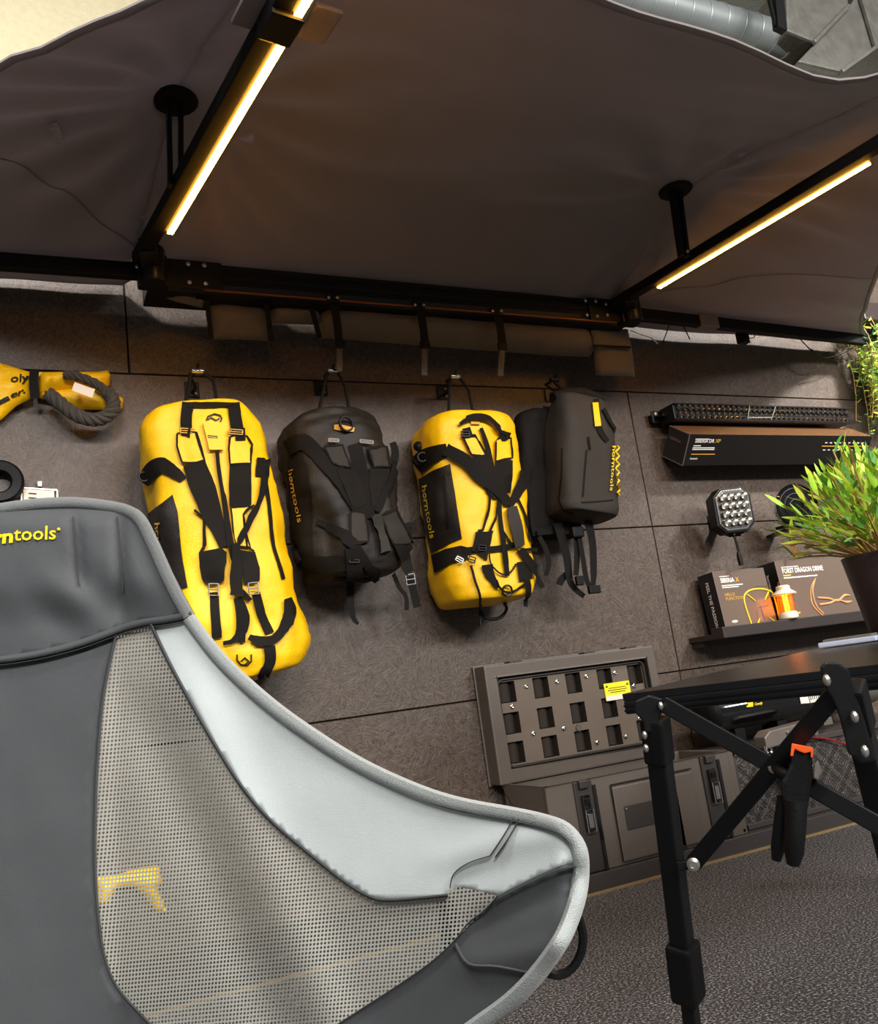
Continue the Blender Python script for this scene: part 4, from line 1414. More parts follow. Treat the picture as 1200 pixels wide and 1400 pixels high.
# something yellow lying on the plinth behind the chair, seen through its net
m = MB(); pillow(m, [(131, 1200), (160, 1196), (190, 1186), (216, 1183), (222, 1205), (216, 1215), (229, 1246), (212, 1248), (192, 1222), (178, 1214), (160, 1216), (148, 1238), (134, 1238)], 6, -.004, .04, wob=.015, flat_back=True)
o = m.build('yellow_strap', 'yellow', origin=at_y(180, 1215, -.004), smooth=60)
tag(o, 'crumpled yellow strap fixed low on the wall, seen through the chair net', 'strap')

# =================================================================== grey storage case with open lid
x0, x1, yf, yb, z0, z1 = -.905, -.118, -.335, -.05, .062, .345
SCX = thing('storage_case', ((x0 + x1) / 2, yf, z0), 'grey plastic storage case with its lid open against the wall', 'case')
body = MB()
th = .022
body.box(((x0 + x1) / 2, (yf + yb) / 2, z0 + .01), (x1 - x0, yb - yf, .02))
body.box(((x0 + x1) / 2, yf + th / 2, (z0 + z1) / 2), (x1 - x0, th, z1 - z0))
body.box(((x0 + x1) / 2, yb - th / 2, (z0 + z1) / 2), (x1 - x0, th, z1 - z0))
for x in (x0 + th / 2, x1 - th / 2): body.box((x, (yf + yb) / 2, (z0 + z1) / 2), (th, yb - yf, z1 - z0))
body.build('case_body', 'case', SCX, bevel=.004)
FY = yf - .001
for px0, py0, px1, py1 in ((780, 1075, 830, 1210), (952, 1040, 1000, 1160)):
    xa = at_y((px0 + px0 + 24) / 2, py0 + 8, yf).x
    # recess with a latch
    MB().box((xa + .012, FY - .002, (z0 + z1) / 2), (.07, .008, z1 - z0 - .004)).build('latch_recess', 'casedark', SCX, bevel=.003)
    MB().box((xa + .052, FY - .004, (z0 + z1) / 2 - .01), (.012, .012, z1 - z0 - .02)).build('latch_groove', 'lensblack', SCX)
    lt = MB().box((xa + .01, FY - .012, z1 - .10), (.03, .014, .11)).build('latch', 'lensblack', SCX, bevel=.004)
    MB().box((xa + .01, FY - .012, z1 - .012), (.036, .016, .026)).build('latch_hook', 'casedark', lt, bevel=.004)
    MB().box((xa + .012, FY - .021, z1 - .125), (.018, .006, .045)).build('latch_lever', 'chrome', lt, bevel=.002)
    MB().box((xa + .01, FY - .021, z1 - .065), (.022, .006, .02)).build('latch_plate', 'blackmetal2', lt, bevel=.002)
    m = MB(); c = Vector((xa + .012, FY - .022, z1 - .125))
    for a, b in (((-.015, .035), (.015, .035)), ((.015, .035), (.015, -.035)), ((.015, -.035), (-.015, -.035)), ((-.015, -.035), (-.015, .035))):
        m.tube([c + Vector((a[0], 0, a[1])), c + Vector((b[0], 0, b[1]))], .002, 5)
    m.build('latch_wire', 'chrome', lt)
gx_ = at_y(925, 1110, yf).x
MB().box((gx_, FY - .004, (z0 + z1) / 2 - .01), (.014, .012, z1 - z0 - .02)).build('latch_groove', 'lensblack', SCX)
MB().box((x0 + .415, FY - .004, (z0 + z1) / 2 - .015), (.34, .012, z1 - z0 - .05)).build('front_panel', 'case', SCX, bevel=.005)
m = MB()
pxx = (x0 + .245, x0 + .585); pzz = (z0 + .012, z1 - .032)
for a, b in (((pxx[0], pzz[1]), (pxx[1], pzz[1])), ((pxx[0], pzz[0]), (pxx[0], pzz[1]))):
    m.bar((a[0], FY - .0055, a[1]), (b[0], FY - .0055, b[1]), .004, .004, (0, 1, 0))
m.build('panel_joint', 'lensblack', SCX)
pp = at_y(876, 1114, FY - .011)
pm_ = MB().box(pp, (.125, .004, .075)).build('name_plate', 'casedark', SCX, bevel=.004)
for dx in (-.055, .055): MB().lathe([(.004, 0), (0, .003)], pp + Vector((dx, -.003, .028 if dx < 0 else -.028)), (0, -1, 0), 8).build('plate_screw', 'chrome', pm_)
# lid: frame, seals, inner tray with pockets
lz0, lz1, lx0, lx1 = .345, .752, -.93, -.178
LY = -.085
lid = MB()
lid.prism([(lx0, lz0), (lx1 + .0, lz0), (lx1, lz1), (lx0, lz1)], (0, -.012, 0), (1, 0, 0), (0, 0, 1), (0, -1, 0), .02)
oo = [(lx0, lz0), (lx1, lz0), (lx1, lz1), (lx0, lz1)]
ii = [(lx0 + .045, lz0 + .042), (lx1 - .045, lz0 + .042), (lx1 - .045, lz1 - .045), (lx0 + .045, lz1 - .045)]
lid = MB()
vs = [Vector((x, y, z)) for y in (-.012, LY) for x, z in oo + ii]
fs = [(0, 1, 2, 3)]
for k in range(4):
    n_ = (k + 1) % 4
    fs += [(8 + k, 8 + n_, 12 + n_, 12 + k), (k, n_, 8 + n_, 8 + k), (4 + k, 4 + n_, 12 + n_, 12 + k)]
fs += [(4, 5, 6, 7)]
lid.add(vs, fs)
LID = lid.build('lid', 'case', SCX, bevel=.006)
for k, ins in enumerate((.052, .062)):
    a, b, c, d = lx0 + ins - .008, lx1 - ins + .008, lz0 + ins - .010, lz1 - ins + .008
    m = MB(); r = .02
    pts = []
    for cx, cz, t0 in ((b - r, d - r, 0), (a + r, d - r, 90), (a + r, c + r, 180), (b - r, c + r, 270)):
        for j in range(5):
            t = math.radians(t0 + 22.5 * j); pts.append((cx + r * math.cos(t), LY + .006 + .010 * k, cz + r * math.sin(t)))
    m.tube(pts, .0045, 6, True); m.build('lid_seal', 'rubber' if k == 0 else 'casedark', LID, smooth=True)
# tray plate with openings, pockets as open cups
TX0, TX1, TZ0, TZ1, TY = lx0 + .055, lx1 - .055, lz0 + .046, lz1 - .055, -.062
ncol, nrow = 5, 3
pw, ph = .066, .074
cxs = [TX0 + .038 + (TX1 - TX0 - .076) * i / 4 for i in range(5)]
czs = [TZ0 + .052, (TZ0 + TZ1) / 2, TZ1 - .045]
gx = sorted([TX0, TX1] + [c + s_ * pw / 2 for c in cxs for s_ in (-1, 1)])
gz = sorted([TZ0, TZ1] + [c + s_ * ph / 2 for c in czs for s_ in (-1, 1)])
m = MB()
for i in range(len(gx) - 1):
    for j in range(len(gz) - 1):
        mx_, mz_ = (gx[i] + gx[i + 1]) / 2, (gz[j] + gz[j + 1]) / 2
        if any(abs(mx_ - c) < pw / 2 for c in cxs) and any(abs(mz_ - c) < ph / 2 for c in czs):
            continue
        m.add([(gx[i], TY, gz[j]), (gx[i + 1], TY, gz[j]), (gx[i + 1], TY, gz[j + 1]), (gx[i], TY, gz[j + 1])], [(0, 1, 2, 3)])
m.build('lid_tray', 'tray', LID)
cup = None
for cz in czs:
    for cx in cxs:
        m = MB()
        n = 8
        a = [(pw / 2 * u, TY, ph / 2 * v) for u, v in ((-1, -1), (1, -1), (1, 1), (-1, 1))]
        for k in range(4):
            p, q = a[k], a[(k + 1) % 4]
            m.add([p, q, (q[0] * .9, TY + .04, q[2] * .92), (p[0] * .9, TY + .04, p[2] * .92)], [(0, 1, 2, 3)])
        # rounded floor of the pocket
        for k in range(n):
            u0, u1 = -1 + 2 * k / n, -1 + 2 * (k + 1) / n
            f = lambda u: TY + .034 - .020 * (1 - u * u)
            m.add([(pw * .45 * u0, f(u0), -ph * .46), (pw * .45 * u1, f(u1), -ph * .46), (pw * .45 * u1, f(u1), ph * .46), (pw * .45 * u0, f(u0), ph * .46)], [(0, 1, 2, 3)])
        m.v = [p + Vector((cx, 0, cz)) for p in m.v]
        m.build('lid_pocket', 'pocket', LID, smooth=40, fixn=False)
for px_, py_ in ((719, 938.5), (761, 932), (801, 924.5), (840, 920), (866, 938), (700, 966), (728.5, 1003), (770, 996), (816, 1015), (855, 1007), (873, 983)):
    q = at_y(px_, py_, TY - .001)
    sc = MB().lathe([(.009, 0), (.008, .004), (.004, .006), (0, .005)], q, (0, -1, 0), 10).build('lid_screw', 'chrome', LID, smooth=40)
q = at_y(791, 995, TY - .001); MB().lathe([(.014, 0), (.012, .004), (0, .004)], q, (0, -1, 0), 16).build('lid_plug', 'case', LID, smooth=40)
q = at_y(844, 944, TY - .003)
MB().box(q, (.118, .003, .062)).build('warning_sticker', 'sticker', LID)
MB().box(q + Vector((-.02, -.001, -.024)), (.075, .003, .018)).build('sticker_foot', 'paper', LID)
m = MB()
for k, (w_, dz) in enumerate(((.08, .012), (.09, .004), (.07, -.004))): m.box(q + Vector((0, -.0022, dz)), (w_, .001, .0022))
for dx in (-.048, .048): m.add([q + Vector((dx - .006, -.0025, .016)), q + Vector((dx + .006, -.0025, .016)), q + Vector((dx, -.0025, .026))], [(0, 1, 2)])
m.build('sticker_print', 'blackprint', LID)
for px_, py_ in ((701, 906), (802, 893), (858, 884)):
    q = at_y(px_, py_, -.05); MB().box((q.x, -.05, lz1 + .002), (.05, .04, .008)).build('lid_notch', 'casedark', LID)

# =================================================================== light bar and its carton
LB = thing('led_light_bar', (.62, -.1, 1.69), 'long black LED light bar with two rows of reflectors on the wall', 'lamp')
xa, xb = at_y(921, 565, -.13).x, at_y(1162, 566, -.13).x
za, zb = 1.668, 1.742
MB().box(((xa + xb) / 2, -.085, (za + zb) / 2), (xb - xa, .09, zb - za)).build('housing', 'blackmetal', LB, bevel=.006)
m = MB()
nled = 34
for r_ in (0, 1):
    for i in range(nled):
        c = Vector((xa + .03 + (xb - xa - .06) * i / (nled - 1), -.131, za + .020 + .034 * r_))
        m.lathe([(.0155, .005), (.012, .001), (.006, -.008), (.002, -.008)], c, (0, -1, 0), 8, True)
rf = m.build('reflector_rows', 'led_cup', LB, smooth=40); rf['kind'] = 'stuff'
MB().box(((xa + xb) / 2, -.137, zb - .004), (xb - xa, .006, .006)).build('front_rim', 'blackmetal2', LB)
MB().box(((xa + xb) / 2, -.137, za + .003), (xb - xa, .006, .006)).build('front_rim', 'blackmetal2', LB)
m = MB(); q = at_y(1040, 566, -.139)
for a, b in (((1024, 555), (1022, 573)), ((1060, 555), (1054, 574)), ((1022, 571), (1055, 571))): m.bar(at_y(*a, -.141), at_y(*b, -.141), .004, .004, (0, 1, 0))
m.build('lens_mark', 'silver', LB)
br = at_y(900, 569, -.05)
MB().box((br.x + .0, -.035, br.z), (.05, .008, .055)).build('end_bracket', 'blackmetal', LB, bevel=.003)
MB().bar((br.x + .01, -.035, br.z), (xa, -.085, (za + zb) / 2), .045, .01, (0, 0, 1)).build('bracket_arm', 'blackmetal', LB, bevel=.003)
MB().box((br.x, -.016, br.z), (.03, .032, .03)).build('wall_spacer', 'blackmetal', LB)
MB().lathe([(.011, 0), (.009, .006), (0, .007)], (br.x - .006, -.04, br.z + .012), (0, -1, 0), 10).build('bolt', 'steel', LB, smooth=40)

th = math.radians(35)
CT = thing('lamp_carton', (.65, -.12, 1.5), 'long narrow black carton tilted forward below the light bar', 'carton')
e0 = at_y(943, 594, -.2)
u = Vector((0, math.sin(th), -math.cos(th)))          # down the front face
v = Vector((0, math.cos(th), math.sin(th)))           # back along the top face
cw, chh, cl = .13, .135, 1.10
E0 = Vector((e0.x, -.2, e0.z))
X_ = Vector((1, 0, 0))
cs = [E0, E0 + u * chh, E0 + u * chh + v * cw, E0 + v * cw]
MB().add(cs + [c + X_ * cl for c in cs], [(0, 1, 2, 3), (7, 6, 5, 4), (0, 4, 5, 1), (1, 5, 6, 2), (2, 6, 7, 3)]).build('carton_body', 'cartonblack', CT)
MB().add([cs[0] + u * -.001, cs[0] + X_ * cl + u * -.001, cs[3] + X_ * cl + u * -.001, cs[3] + u * -.001], [(0, 1, 2, 3)]).build('carton_top', 'cartongloss', CT)
fn_ = -v
m = MB()
for a, b in ((cs[0], cs[1]), (cs[1], cs[2]), (cs[0], cs[3])): m.bar(a - X_ * .001, b - X_ * .001, .003, .003, (1, 0, 0))
m.build('carton_edge', 'grey', CT)
m = MB()
o_ = E0 + fn_ * .0015
text_flat(m, 'SIBERIA DR', o_ + X_ * .035 + u * .034, X_, -u, .022, .02, width=.105)
for a, b, w_ in ((.035, .017, .075), (.032, .046, .04), (.03, .055, .12), (.03, .062, .12)): m.add([o_ + X_ * a + u * b, o_ + X_ * (a + w_) + u * b, o_ + X_ * (a + w_) + u * (b + .004), o_ + X_ * a + u * (b + .004)], [(0, 1, 2, 3)])
text_flat(m, 'horntools', o_ + X_ * .03 + u * .108, X_, -u, .014, .01, width=.04)
for k in range(9): m.add([o_ + X_ * (.80 + .03 * k) + u * b for b in (.03,)] + [o_ + X_ * (.815 + .03 * k) + u * .03, o_ + X_ * (.815 + .03 * k) + u * .034, o_ + X_ * (.80 + .03 * k) + u * .034], [(0, 1, 2, 3)])
for k in range(9): m.add([o_ + X_ * (.80 + .03 * k) + u * .064, o_ + X_ * (.815 + .03 * k) + u * .064, o_ + X_ * (.815 + .03 * k) + u * .068, o_ + X_ * (.80 + .03 * k) + u * .068], [(0, 1, 2, 3)])
m.build('carton_print', 'whiteprint', CT)
m = MB()
text_flat(m, 'XP', o_ + X_ * .146 + u * .034, X_, -u, .022, .02, width=.028)
for a, b, w_ in ((.03, .083, .13), (.785, .046, .31)): m.add([o_ + X_ * a + u * b, o_ + X_ * (a + w_) + u * b, o_ + X_ * (a + w_) + u * (b + .004), o_ + X_ * a + u * (b + .004)], [(0, 1, 2, 3)])
m.build('carton_gold_print', 'goldprint', CT)
m = MB(); text_flat(m, 'SIBERIA', E0 - X_ * .0015 + u * .05 + v * .115, -v, -u, .016, .02, width=.075); m.build('end_print', 'grey', CT)
MB().box(E0 + X_ * .2 + u * chh + v * .1 + Vector((0, .02, .0)), (.03, .07, .02)).build('wall_support', 'blackmetal', CT)
MB().box(E0 + X_ * .9 + u * chh + v * .1 + Vector((0, .02, .0)), (.03, .07, .02)).build('wall_support', 'blackmetal', CT)

# =================================================================== two work lamps
def oct_poly(w_, h_, c):
    return [(-w_ + c, -h_), (w_ - c, -h_), (w_, -h_ + c), (w_, h_ - c), (w_ - c, h_), (-w_ + c, h_), (-w_, h_ - c), (-w_, -h_ + c)]


WL = thing('work_lamp', at_y(1002, 697, -.2), 'square black work lamp with bright silver reflectors above the lamp cartons', 'lamp')
c = at_y(1003, 697, -.2)
fw = Vector((-.35, -1, -.05)).normalized()
sx = Vector((0, 0, 1)).cross(fw).normalized() * 1
if sx.x < 0: sx = -sx
sz = sx.cross(fw); sz = -sz if sz.z < 0 else sz
MB().prism(oct_poly(.082, .095, .035), c, sx, sz, -fw, .075).build('housing', 'blackmetal', WL, bevel=.006)
MB().prism(oct_poly(.072, .085, .03), c + fw * .006, sx, sz, -fw, .01).build('lens_bezel', 'chrome', WL, bevel=.003)
MB().prism(oct_poly(.064, .077, .028), c + fw * .008, sx, sz, -fw, .008).build('lens_back', 'led_cup', WL)
for i in range(4):
    for j in range(4):
        q = c + fw * .012 + sx * (-.045 + .03 * i) + sz * (-.052 + .035 * j)
        MB().lathe([(.0155, .010), (.013, .004), (.006, -.003), (.001, -.003)], q, fw, 10, True).build('reflector_cup', 'reflector', WL, smooth=40)
MB().bar(c - fw * .03 - sz * .10, c - fw * .03 - sz * .085, .07, .03, fw).build('foot_bracket', 'blackmetal', WL, bevel=.004)
bq = at_y(976, 714, -.004)
MB().box(bq, (.06, .006, .06)).build('wall_plate', 'shelf', WL, bevel=.002)
MB().bar(bq + Vector((0, -.003, -.03)), c - fw * .03 - sz * .105, .05, .008, (0, 0, 1)).build('bracket_arm', 'blackmetal', WL, bevel=.002)
cb_ = [at_y(x, y, -.17) for x, y in smooth_line([(1002, 727), (1005, 738), (1009, 752), (1012, 766)], 5)]
MB().tube(cb_, .005, 7).build('cable', 'rubber', WL, smooth=True)
MB().cyl(at_y(1002, 724, -.17), at_y(1003, 731, -.17), .010, n=10).build('cable_gland', 'steel', WL, smooth=40)
MB().tube([at_y(1009, 755, -.17), at_y(1011, 764, -.17), at_y(1013, 773, -.17)], [.007, .011, .009], 10).build('cable_plug', 'rubber', WL, smooth=40)

RL = thing('work_lamp', at_y(1085, 690, -.2), 'round black driving lamp half hidden behind the leafy plant', 'lamp')
c = at_y(1088, 692, -.2)
MB().lathe([(0, -.08), (.05, -.075), (.085, -.04), (.095, 0), (.097, .012), (.09, .018), (.088, .008), (0, .002)], c, fw, 32).build('housing', 'lensblack', RL, smooth=40)
for r in (.03, .055, .078): MB().torus(c + fw * .008, fw, r, .0022, 28, 5).build('lens_ring', 'blackmetal2', RL, smooth=True)
MB().bar(c + Vector((-.1, .02, -.085)), c + Vector((.1, .02, -.085)), .05, .012).build('foot_bracket', 'blackmetal', RL, bevel=.003)
MB().bar(c + Vector((-.02, .02, -.09)), (c.x + .03, -.0, c.z - .09), .05, .01).build('bracket_arm', 'blackmetal', RL, bevel=.003)
MB().tube([at_y(x, y, -.17) for x, y in ((1080, 724), (1081, 733), (1083, 742))], [.006, .011, .008], 8).build('cable_plug', 'rubber', RL, smooth=40)
for dx in (-1.5, 1.5):
    MB().tube([at_y(x, y, -.17) for x, y in ((1083 + dx * .3, 742), (1085 + dx, 748), (1086 + dx * .4, 756), (1085.5, 766))], .003, 6).build('lamp_wire', 'copper', RL, smooth=True)

# =================================================================== shelf, cartons, lantern
sx0 = at_y(989, 870, -.2).x
SH = thing('wall_shelf', (sx0 + .55, -.1, .76), 'black wall shelf with a raised front ledge holding two lamp cartons', 'shelf')
MB().box((sx0 + .57, -.07, .753), (1.14, .14, .022)).build('shelf_board', 'shelf', SH, bevel=.002)
MB().box((sx0 + .57, -.17, .764), (1.14, .065, .044)).build('front_ledge', 'shelf', SH, bevel=.003)
MB().box((sx0 + .57, -.03, .735), (1.12, .06, .03)).build('wall_rail', 'shelf', SH)


def carton(nm, xl, xr, yb_, yf_, zb_, zt, lean, lab, mt='carton'):
    """upright carton leaning back by lean; returns root and face frame"""
    t = thing(nm, ((xl + xr) / 2, yf_, zb_), lab, 'carton', 'lamp cartons on the wall shelf')
    U = Vector((0, math.sin(lean), math.cos(lean)))
    D = Vector((0, math.cos(lean), -math.sin(lean)))
    O = Vector((xl, yf_, zb_))
    h = zt - zb_
    dd = yb_ - yf_
    a = [O, O + Vector((xr - xl, 0, 0)), O + Vector((xr - xl, 0, 0)) + U * h, O + U * h]
    b = [p + D * dd for p in a]
    MB().add(a + b, [(4, 7, 6, 5), (0, 4, 5, 1), (1, 5, 6, 2), (2, 6, 7, 3), (3, 7, 4, 0)]).build('carton_shell', 'cartonblack', t)
    fr = [p - D * .001 for p in a]
    MB().add(fr, [(0, 1, 2, 3)]).build('carton_front', mt, t)
    m = MB(); m.bar(fr[0], fr[3], .002, .002, (0, 1, 0)); m.bar(fr[1], fr[2], .002, .002, (0, 1, 0)); m.bar(fr[3], fr[2], .002, .002, (0, 1, 0)); m.build('carton_edge', 'grey', t)
    return t, O - D * .002, Vector((1, 0, 0)), U, h, D


zs = .765
xl1 = at_y(988, 800, -.135).x - .03
cA, O, X_, U, h, D = carton('lamp_carton', xl1, at_y(1049, 790, -.135).x, -.045, -.135, zs, 1.015, .06, 'grey-brown lamp carton with a yellow square lamp outline on its front')
w1 = at_y(1049, 790, -.135).x - xl1


def strip(m, O, X, U, x, z, w_, h_):
    return m.add([O + X * x + U * z, O + X * (x + w_) + U * z, O + X * (x + w_) + U * (z + h_), O + X * x + U * (z + h_)], [(0, 1, 2, 3)])


m = MB()
text_flat(m, 'SIBERIA', O + X_ * .032 + U * (h - .048), X_, U, .026, .03, width=.075)
strip(m, O, X_, U, .03, h - .024, .055, .003); strip(m, O, X_, U, .032, h - .063, .115, .004); strip(m, O, X_, U, .032, h - .071, .09, .004)
m.ball(O + X_ * .055 + U * .04, .012, 8, (1.4, .02, .45))
m.build('carton_print', 'whiteprint', cA)['kind'] = 'stuff'
m = MB()
text_flat(m, 'X', O + X_ * .114 + U * (h - .048), X_, U, .026, .02, width=.018)
text_flat(m, 'HELLO', O + X_ * .036 + U * (h - .105), X_, U, .018, .01, width=.055); text_flat(m, 'FUNCTION', O + X_ * .036 + U * (h - .122), X_, U, .018, .01, width=.1)
m.build('carton_gold_print', 'goldprint', cA)
m = MB()
cx_, cz_ = .215, .085
P2 = lambda a, b: O - D * .001 + X_ * (cx_ + a) + U * (cz_ + b)
oc = [(-.075, -.08), (-.085, .03), (-.06, .068), (0, .078), (.06, .068), (.085, .04), (.08, -.08)]
m.tube([P2(*p) for p in smooth_line(oc, 4)], .0035, 5)
for a, b in (((-.06, .06), (-.025, .03)), ((.06, .06), (.03, .03)), ((-.055, -.08), (-.025, -.045)), ((.07, -.075), (.03, -.045))): m.tube([P2(*a), P2(*b)], [.004, .0025], 5)
m.build('printed_lamp_outline', 'yellowprint', cA)
m = MB()
for a, b in (((-.03, 0), (.04, .006)), ((-.03, -.012), (-.03, -.045)), ((.0, .012), (.0, -.05)), ((-.055, .078), (.0, .092)), ((0, .092), (.06, .088))): m.tube([P2(*a), P2(*b)], .0012, 4)
m.build('printed_lamp_detail', 'grey', cA)['kind'] = 'stuff'
m = MB(); O2 = Vector((xl1 - .0015, -.135, zs))
text_flat(m, 'FEEL THE PASSION', O2 + D * .052 + U * (h - .035), -U, -D, .024, .015, width=h - .06)
m.build('spine_print', 'whiteprint', cA)

xl2 = at_y(1064, 780, -.14).x
xr2 = at_y(1150, 760, -.14).x + .075
cB, O, X_, U, h, D = carton('lamp_carton', xl2, xr2, -.03, -.14, zs, 1.038, .05, 'grey-brown lamp carton with a curved orange lamp drawing, beside the lantern')
m = MB()
text_flat(m, 'FORST DRAGON DRIVE', O + X_ * .03 + U * (h - .055), X_, U, .03, .02, width=.245)
strip(m, O, X_, U, .03, h - .03, .10, .003); strip(m, O, X_, U, .03, h - .078, .2, .005)
m.build('carton_print', 'whiteprint', cB)
m = MB(); strip(m, O, X_, U, .03, h - .067, .045, .004); m.build('carton_gold_print', 'yellowprint', cB)
P2 = lambda a, b: O - D * .001 + X_ * a + U * b
m = MB()
m.tube([P2(*p) for p in smooth_line([(.215, .185), (.175, .15), (.155, .10), (.16, .06), (.2, .02)], 5)], [.002] * 10 + [.003] * 11, 5)
m.tube([P2(*p) for p in smooth_line([(.205, .175), (.18, .14), (.172, .10), (.178, .06), (.205, .03)], 5)], .003, 5)
for s_ in (0, 1):
    m.tube([P2(*p) for p in smooth_line([(.195, .10 - .03 * s_), (.26, .092 - .02 * s_), (.31, .078 + .004 * s_), (.36, .098 - .03 * s_), (.40, .095 - .025 * s_)], 4)], [.0045] * 12 + [.006, .005, .004, .002, .001], 5)
m.build('printed_lamp_drawing', 'tanprint', cB)
m = MB(); text_flat(m, 'horntools', Vector((xl2 - .0015, -.14, zs)) + D * .06 + U * (h - .05), -U, -D, .02, .01, width=.09); m.build('spine_print', 'whiteprint', cB)

lp = at_y(1080, 851, -.182)
lp.z = .787
LN = thing('camping_lantern', lp, 'small cream camping lantern with a glowing amber glass on the shelf ledge', 'lantern')
MB().lathe([(.0, 0), (.034, 0), (.038, .004), (.038, .022), (.032, .030), (0, .03)], lp, n=28).build('lantern_base', 'cream_enamel', LN, smooth=40)
MB().lathe([(.0265, .03), (.028, .034), (.028, .098), (.0265, .102), (.0255, .102), (.0255, .03)], lp, n=28).build('glass_chimney', 'amber', LN, smooth=40)
MB().lathe([(0, .032), (.0095, .032), (.0095, .097), (0, .099)], lp, n=14).build('light_core', 'led2', LN, smooth=40)
for k in range(4):
    a = math.pi / 4 + k * math.pi / 2
    q = lp + Vector((math.cos(a) * .031, math.sin(a) * .031, 0))
    MB().cyl(q + Vector((0, 0, .028)), q + Vector((0, 0, .105)), .0018, n=6).build('guard_wire', 'bronze', LN)
MB().lathe([(.0, .10), (.048, .1), (.05, .104), (.028, .122), (.028, .135), (.020, .140), (0, .14)], lp, n=28).build('lantern_cap', 'cream_enamel', LN, smooth=40)
MB().tube([lp + Vector((-.028, 0, .128)), lp + Vector((-.02, 0, .152)), lp + Vector((0, 0, .16)), lp + Vector((.02, 0, .152)), lp + Vector((.028, 0, .128))], .0015, 6).build('carry_wire', 'bronze', LN, smooth=True)
MB().cyl(lp + Vector((.036, -.012, .016)), lp + Vector((.05, -.016, .02)), .005, n=10).build('dimmer_knob', 'goldprint', LN, smooth=40)
pl_ = bpy.data.lights.new('lantern_flame', 'POINT'); pl_.energy = 1.6; pl_.color = (1, .45, .12); pl_.shadow_soft_size = .012
po = bpy.data.objects.new('lantern_flame', pl_); po.location = (0, 0, .152); COL.objects.link(po); po.parent = LN
bpy.data.objects.remove(po)

# =================================================================== chequer plate box with compressor on it
tx0, tx1, tyf, tz0, tz1 = -.095, 1.45, -.30, .062, .335
TB = thing('chequer_plate_box', (.6, -.15, .06), 'dark chequer plate box on the plinth, right of the storage case', 'box')
MB().box(((tx0 + tx1) / 2, (tyf - .01) / 2, (tz0 + tz1) / 2), (tx1 - tx0, abs(tyf) - .01, tz1 - tz0)).build('box_body', 'treadplate', TB, bevel=.003)
MB().box(((tx0 + tx1) / 2, tyf - .002, tz1 - .010), (tx1 - tx0, .012, .022)).build('top_rim', 'plinth', TB, bevel=.003)
MB().box(((tx0 + tx1) / 2, tyf - .002, tz0 + .010), (tx1 - tx0, .012, .02)).build('bottom_rim', 'plinth', TB, bevel=.003)
MB().box((tx0 + .006, tyf - .002, (tz0 + tz1) / 2), (.012, .012, tz1 - tz0)).build('corner_rim', 'plinth', TB, bevel=.003)
# raised chequer bars, as far as the picture tells them apart
bar = None
for r_ in range(7):
    for i in range(34):
        x = tx0 + .035 + i * .0345
        z = tz0 + .036 + r_ * .0345
        if x > 1.05: continue
        if bar is None:
            bm_ = MB()
            bm_.box((0, 0, 0), (.03, .003, .0045)); bm_.box((.0, 0, .011), (.022, .003, .0045)); bm_.box((0, 0, -.011), (.022, .003, .0045))
            bar = bm_.build('tread_bar', 'treadplate', TB, bevel=.001, seg=1)
            o = bar
            base_off = OFF[TB]
        else:
            o = bar.copy(); COL.objects.link(o); o.parent = TB
        o.location = Vector((x, tyf - .0005, z))- base_off + base_off * (1 if False else 0)
        o.rotation_euler = (0, math.radians(45 if (i + r_) % 2 else -45), 0)
for v_ in bar.data.vertices: v_.co += base_off

CY = thing('air_compressor', (.3, -.16, .36), 'glossy black compressor cylinder with a yellow label on the chequer box', 'compressor')
ca, cb2 = at_y(962, 976, -.17), at_y(1112, 953, -.17)
zc = (ca.z + cb2.z) / 2
xA, xB = ca.x, cb2.x + .02
MB().lathe([(0, 0), (.07, 0), (.08, .012), (.08, xB - xA - .012), (.075, xB - xA), (0, xB - xA)], (xA, -.17, zc), (1, 0, 0), 32).build('cylinder', 'lensblack', CY, smooth=40)
MB().lathe([(0, -.03), (.045, -.03), (.07, -.02), (.083, -.005), (.083, .012), (0, .012)], (xA, -.17, zc), (1, 0, 0), 28).build('end_cap', 'blackmetal2', CY, smooth=40)
MB().lathe([(0, 0), (.062, 0), (.068, .015), (.068, .30), (0, .30)], (xB, -.17, zc), (1, 0, 0), 28).build('motor', 'silver', CY, smooth=40)
for q in (.0, .05): MB().lathe([(.074, 0), (.086, .004), (.086, .016), (.074, .02)], (xB - .012 + q, -.17, zc), (1, 0, 0), 28).build('clamp_ring', 'silver', CY, smooth=40)
for x in (xA + .12, xA + .34): MB().box((x, -.17, (zc - .066 + tz1 + .002) / 2), (.05, .09, zc - .068 - tz1)).build('foot', 'rubber', CY, bevel=.004)
cylb = MB().lathe([(.0, 0), (.081, 0), (.081, 1.2), (0, 1.2)], (xA, -.17, zc), (1, 0, 0), 48).bvh()
m = MB(); patch(m, cylb, [(1021, 954.5), (1028.5, 953), (1029, 964.5), (1022, 965.5)], 2, .002); patch(m, cylb, [(1020, 965), (1029, 964), (1029, 966), (1020, 967)], 2, .002)
text_shot(m, 'horn', cylb, (1030, 957.5), (21, -3), (.3, -9.5), .05, .003); text_shot(m, 'Comfy', cylb, (1030.5, 964.5), (11, -1.6), (.2, -4.8), .03, .003)
m.build('label', 'yellowprint', CY)
m = MB(); patch(m, cylb, [(1092, 952), (1103, 950), (1106, 961), (1094, 962)], 3, .003); patch(m, cylb, [(1104, 948), (1118, 944), (1120, 958), (1107, 961)], 3, .003)
m.build('paper_label', 'paper', CY)
m = MB()
for k in range(5): patch(m, cylb, [(1106 + k * 2.6, 949 - k * .6), (1107 + k * 2.6, 949 - k * .6), (1108 + k * 2.6, 957 - k * .6), (1107 + k * 2.6, 957 - k * .6)], 2, .004)
m.build('label_bars', 'blackprint', CY)
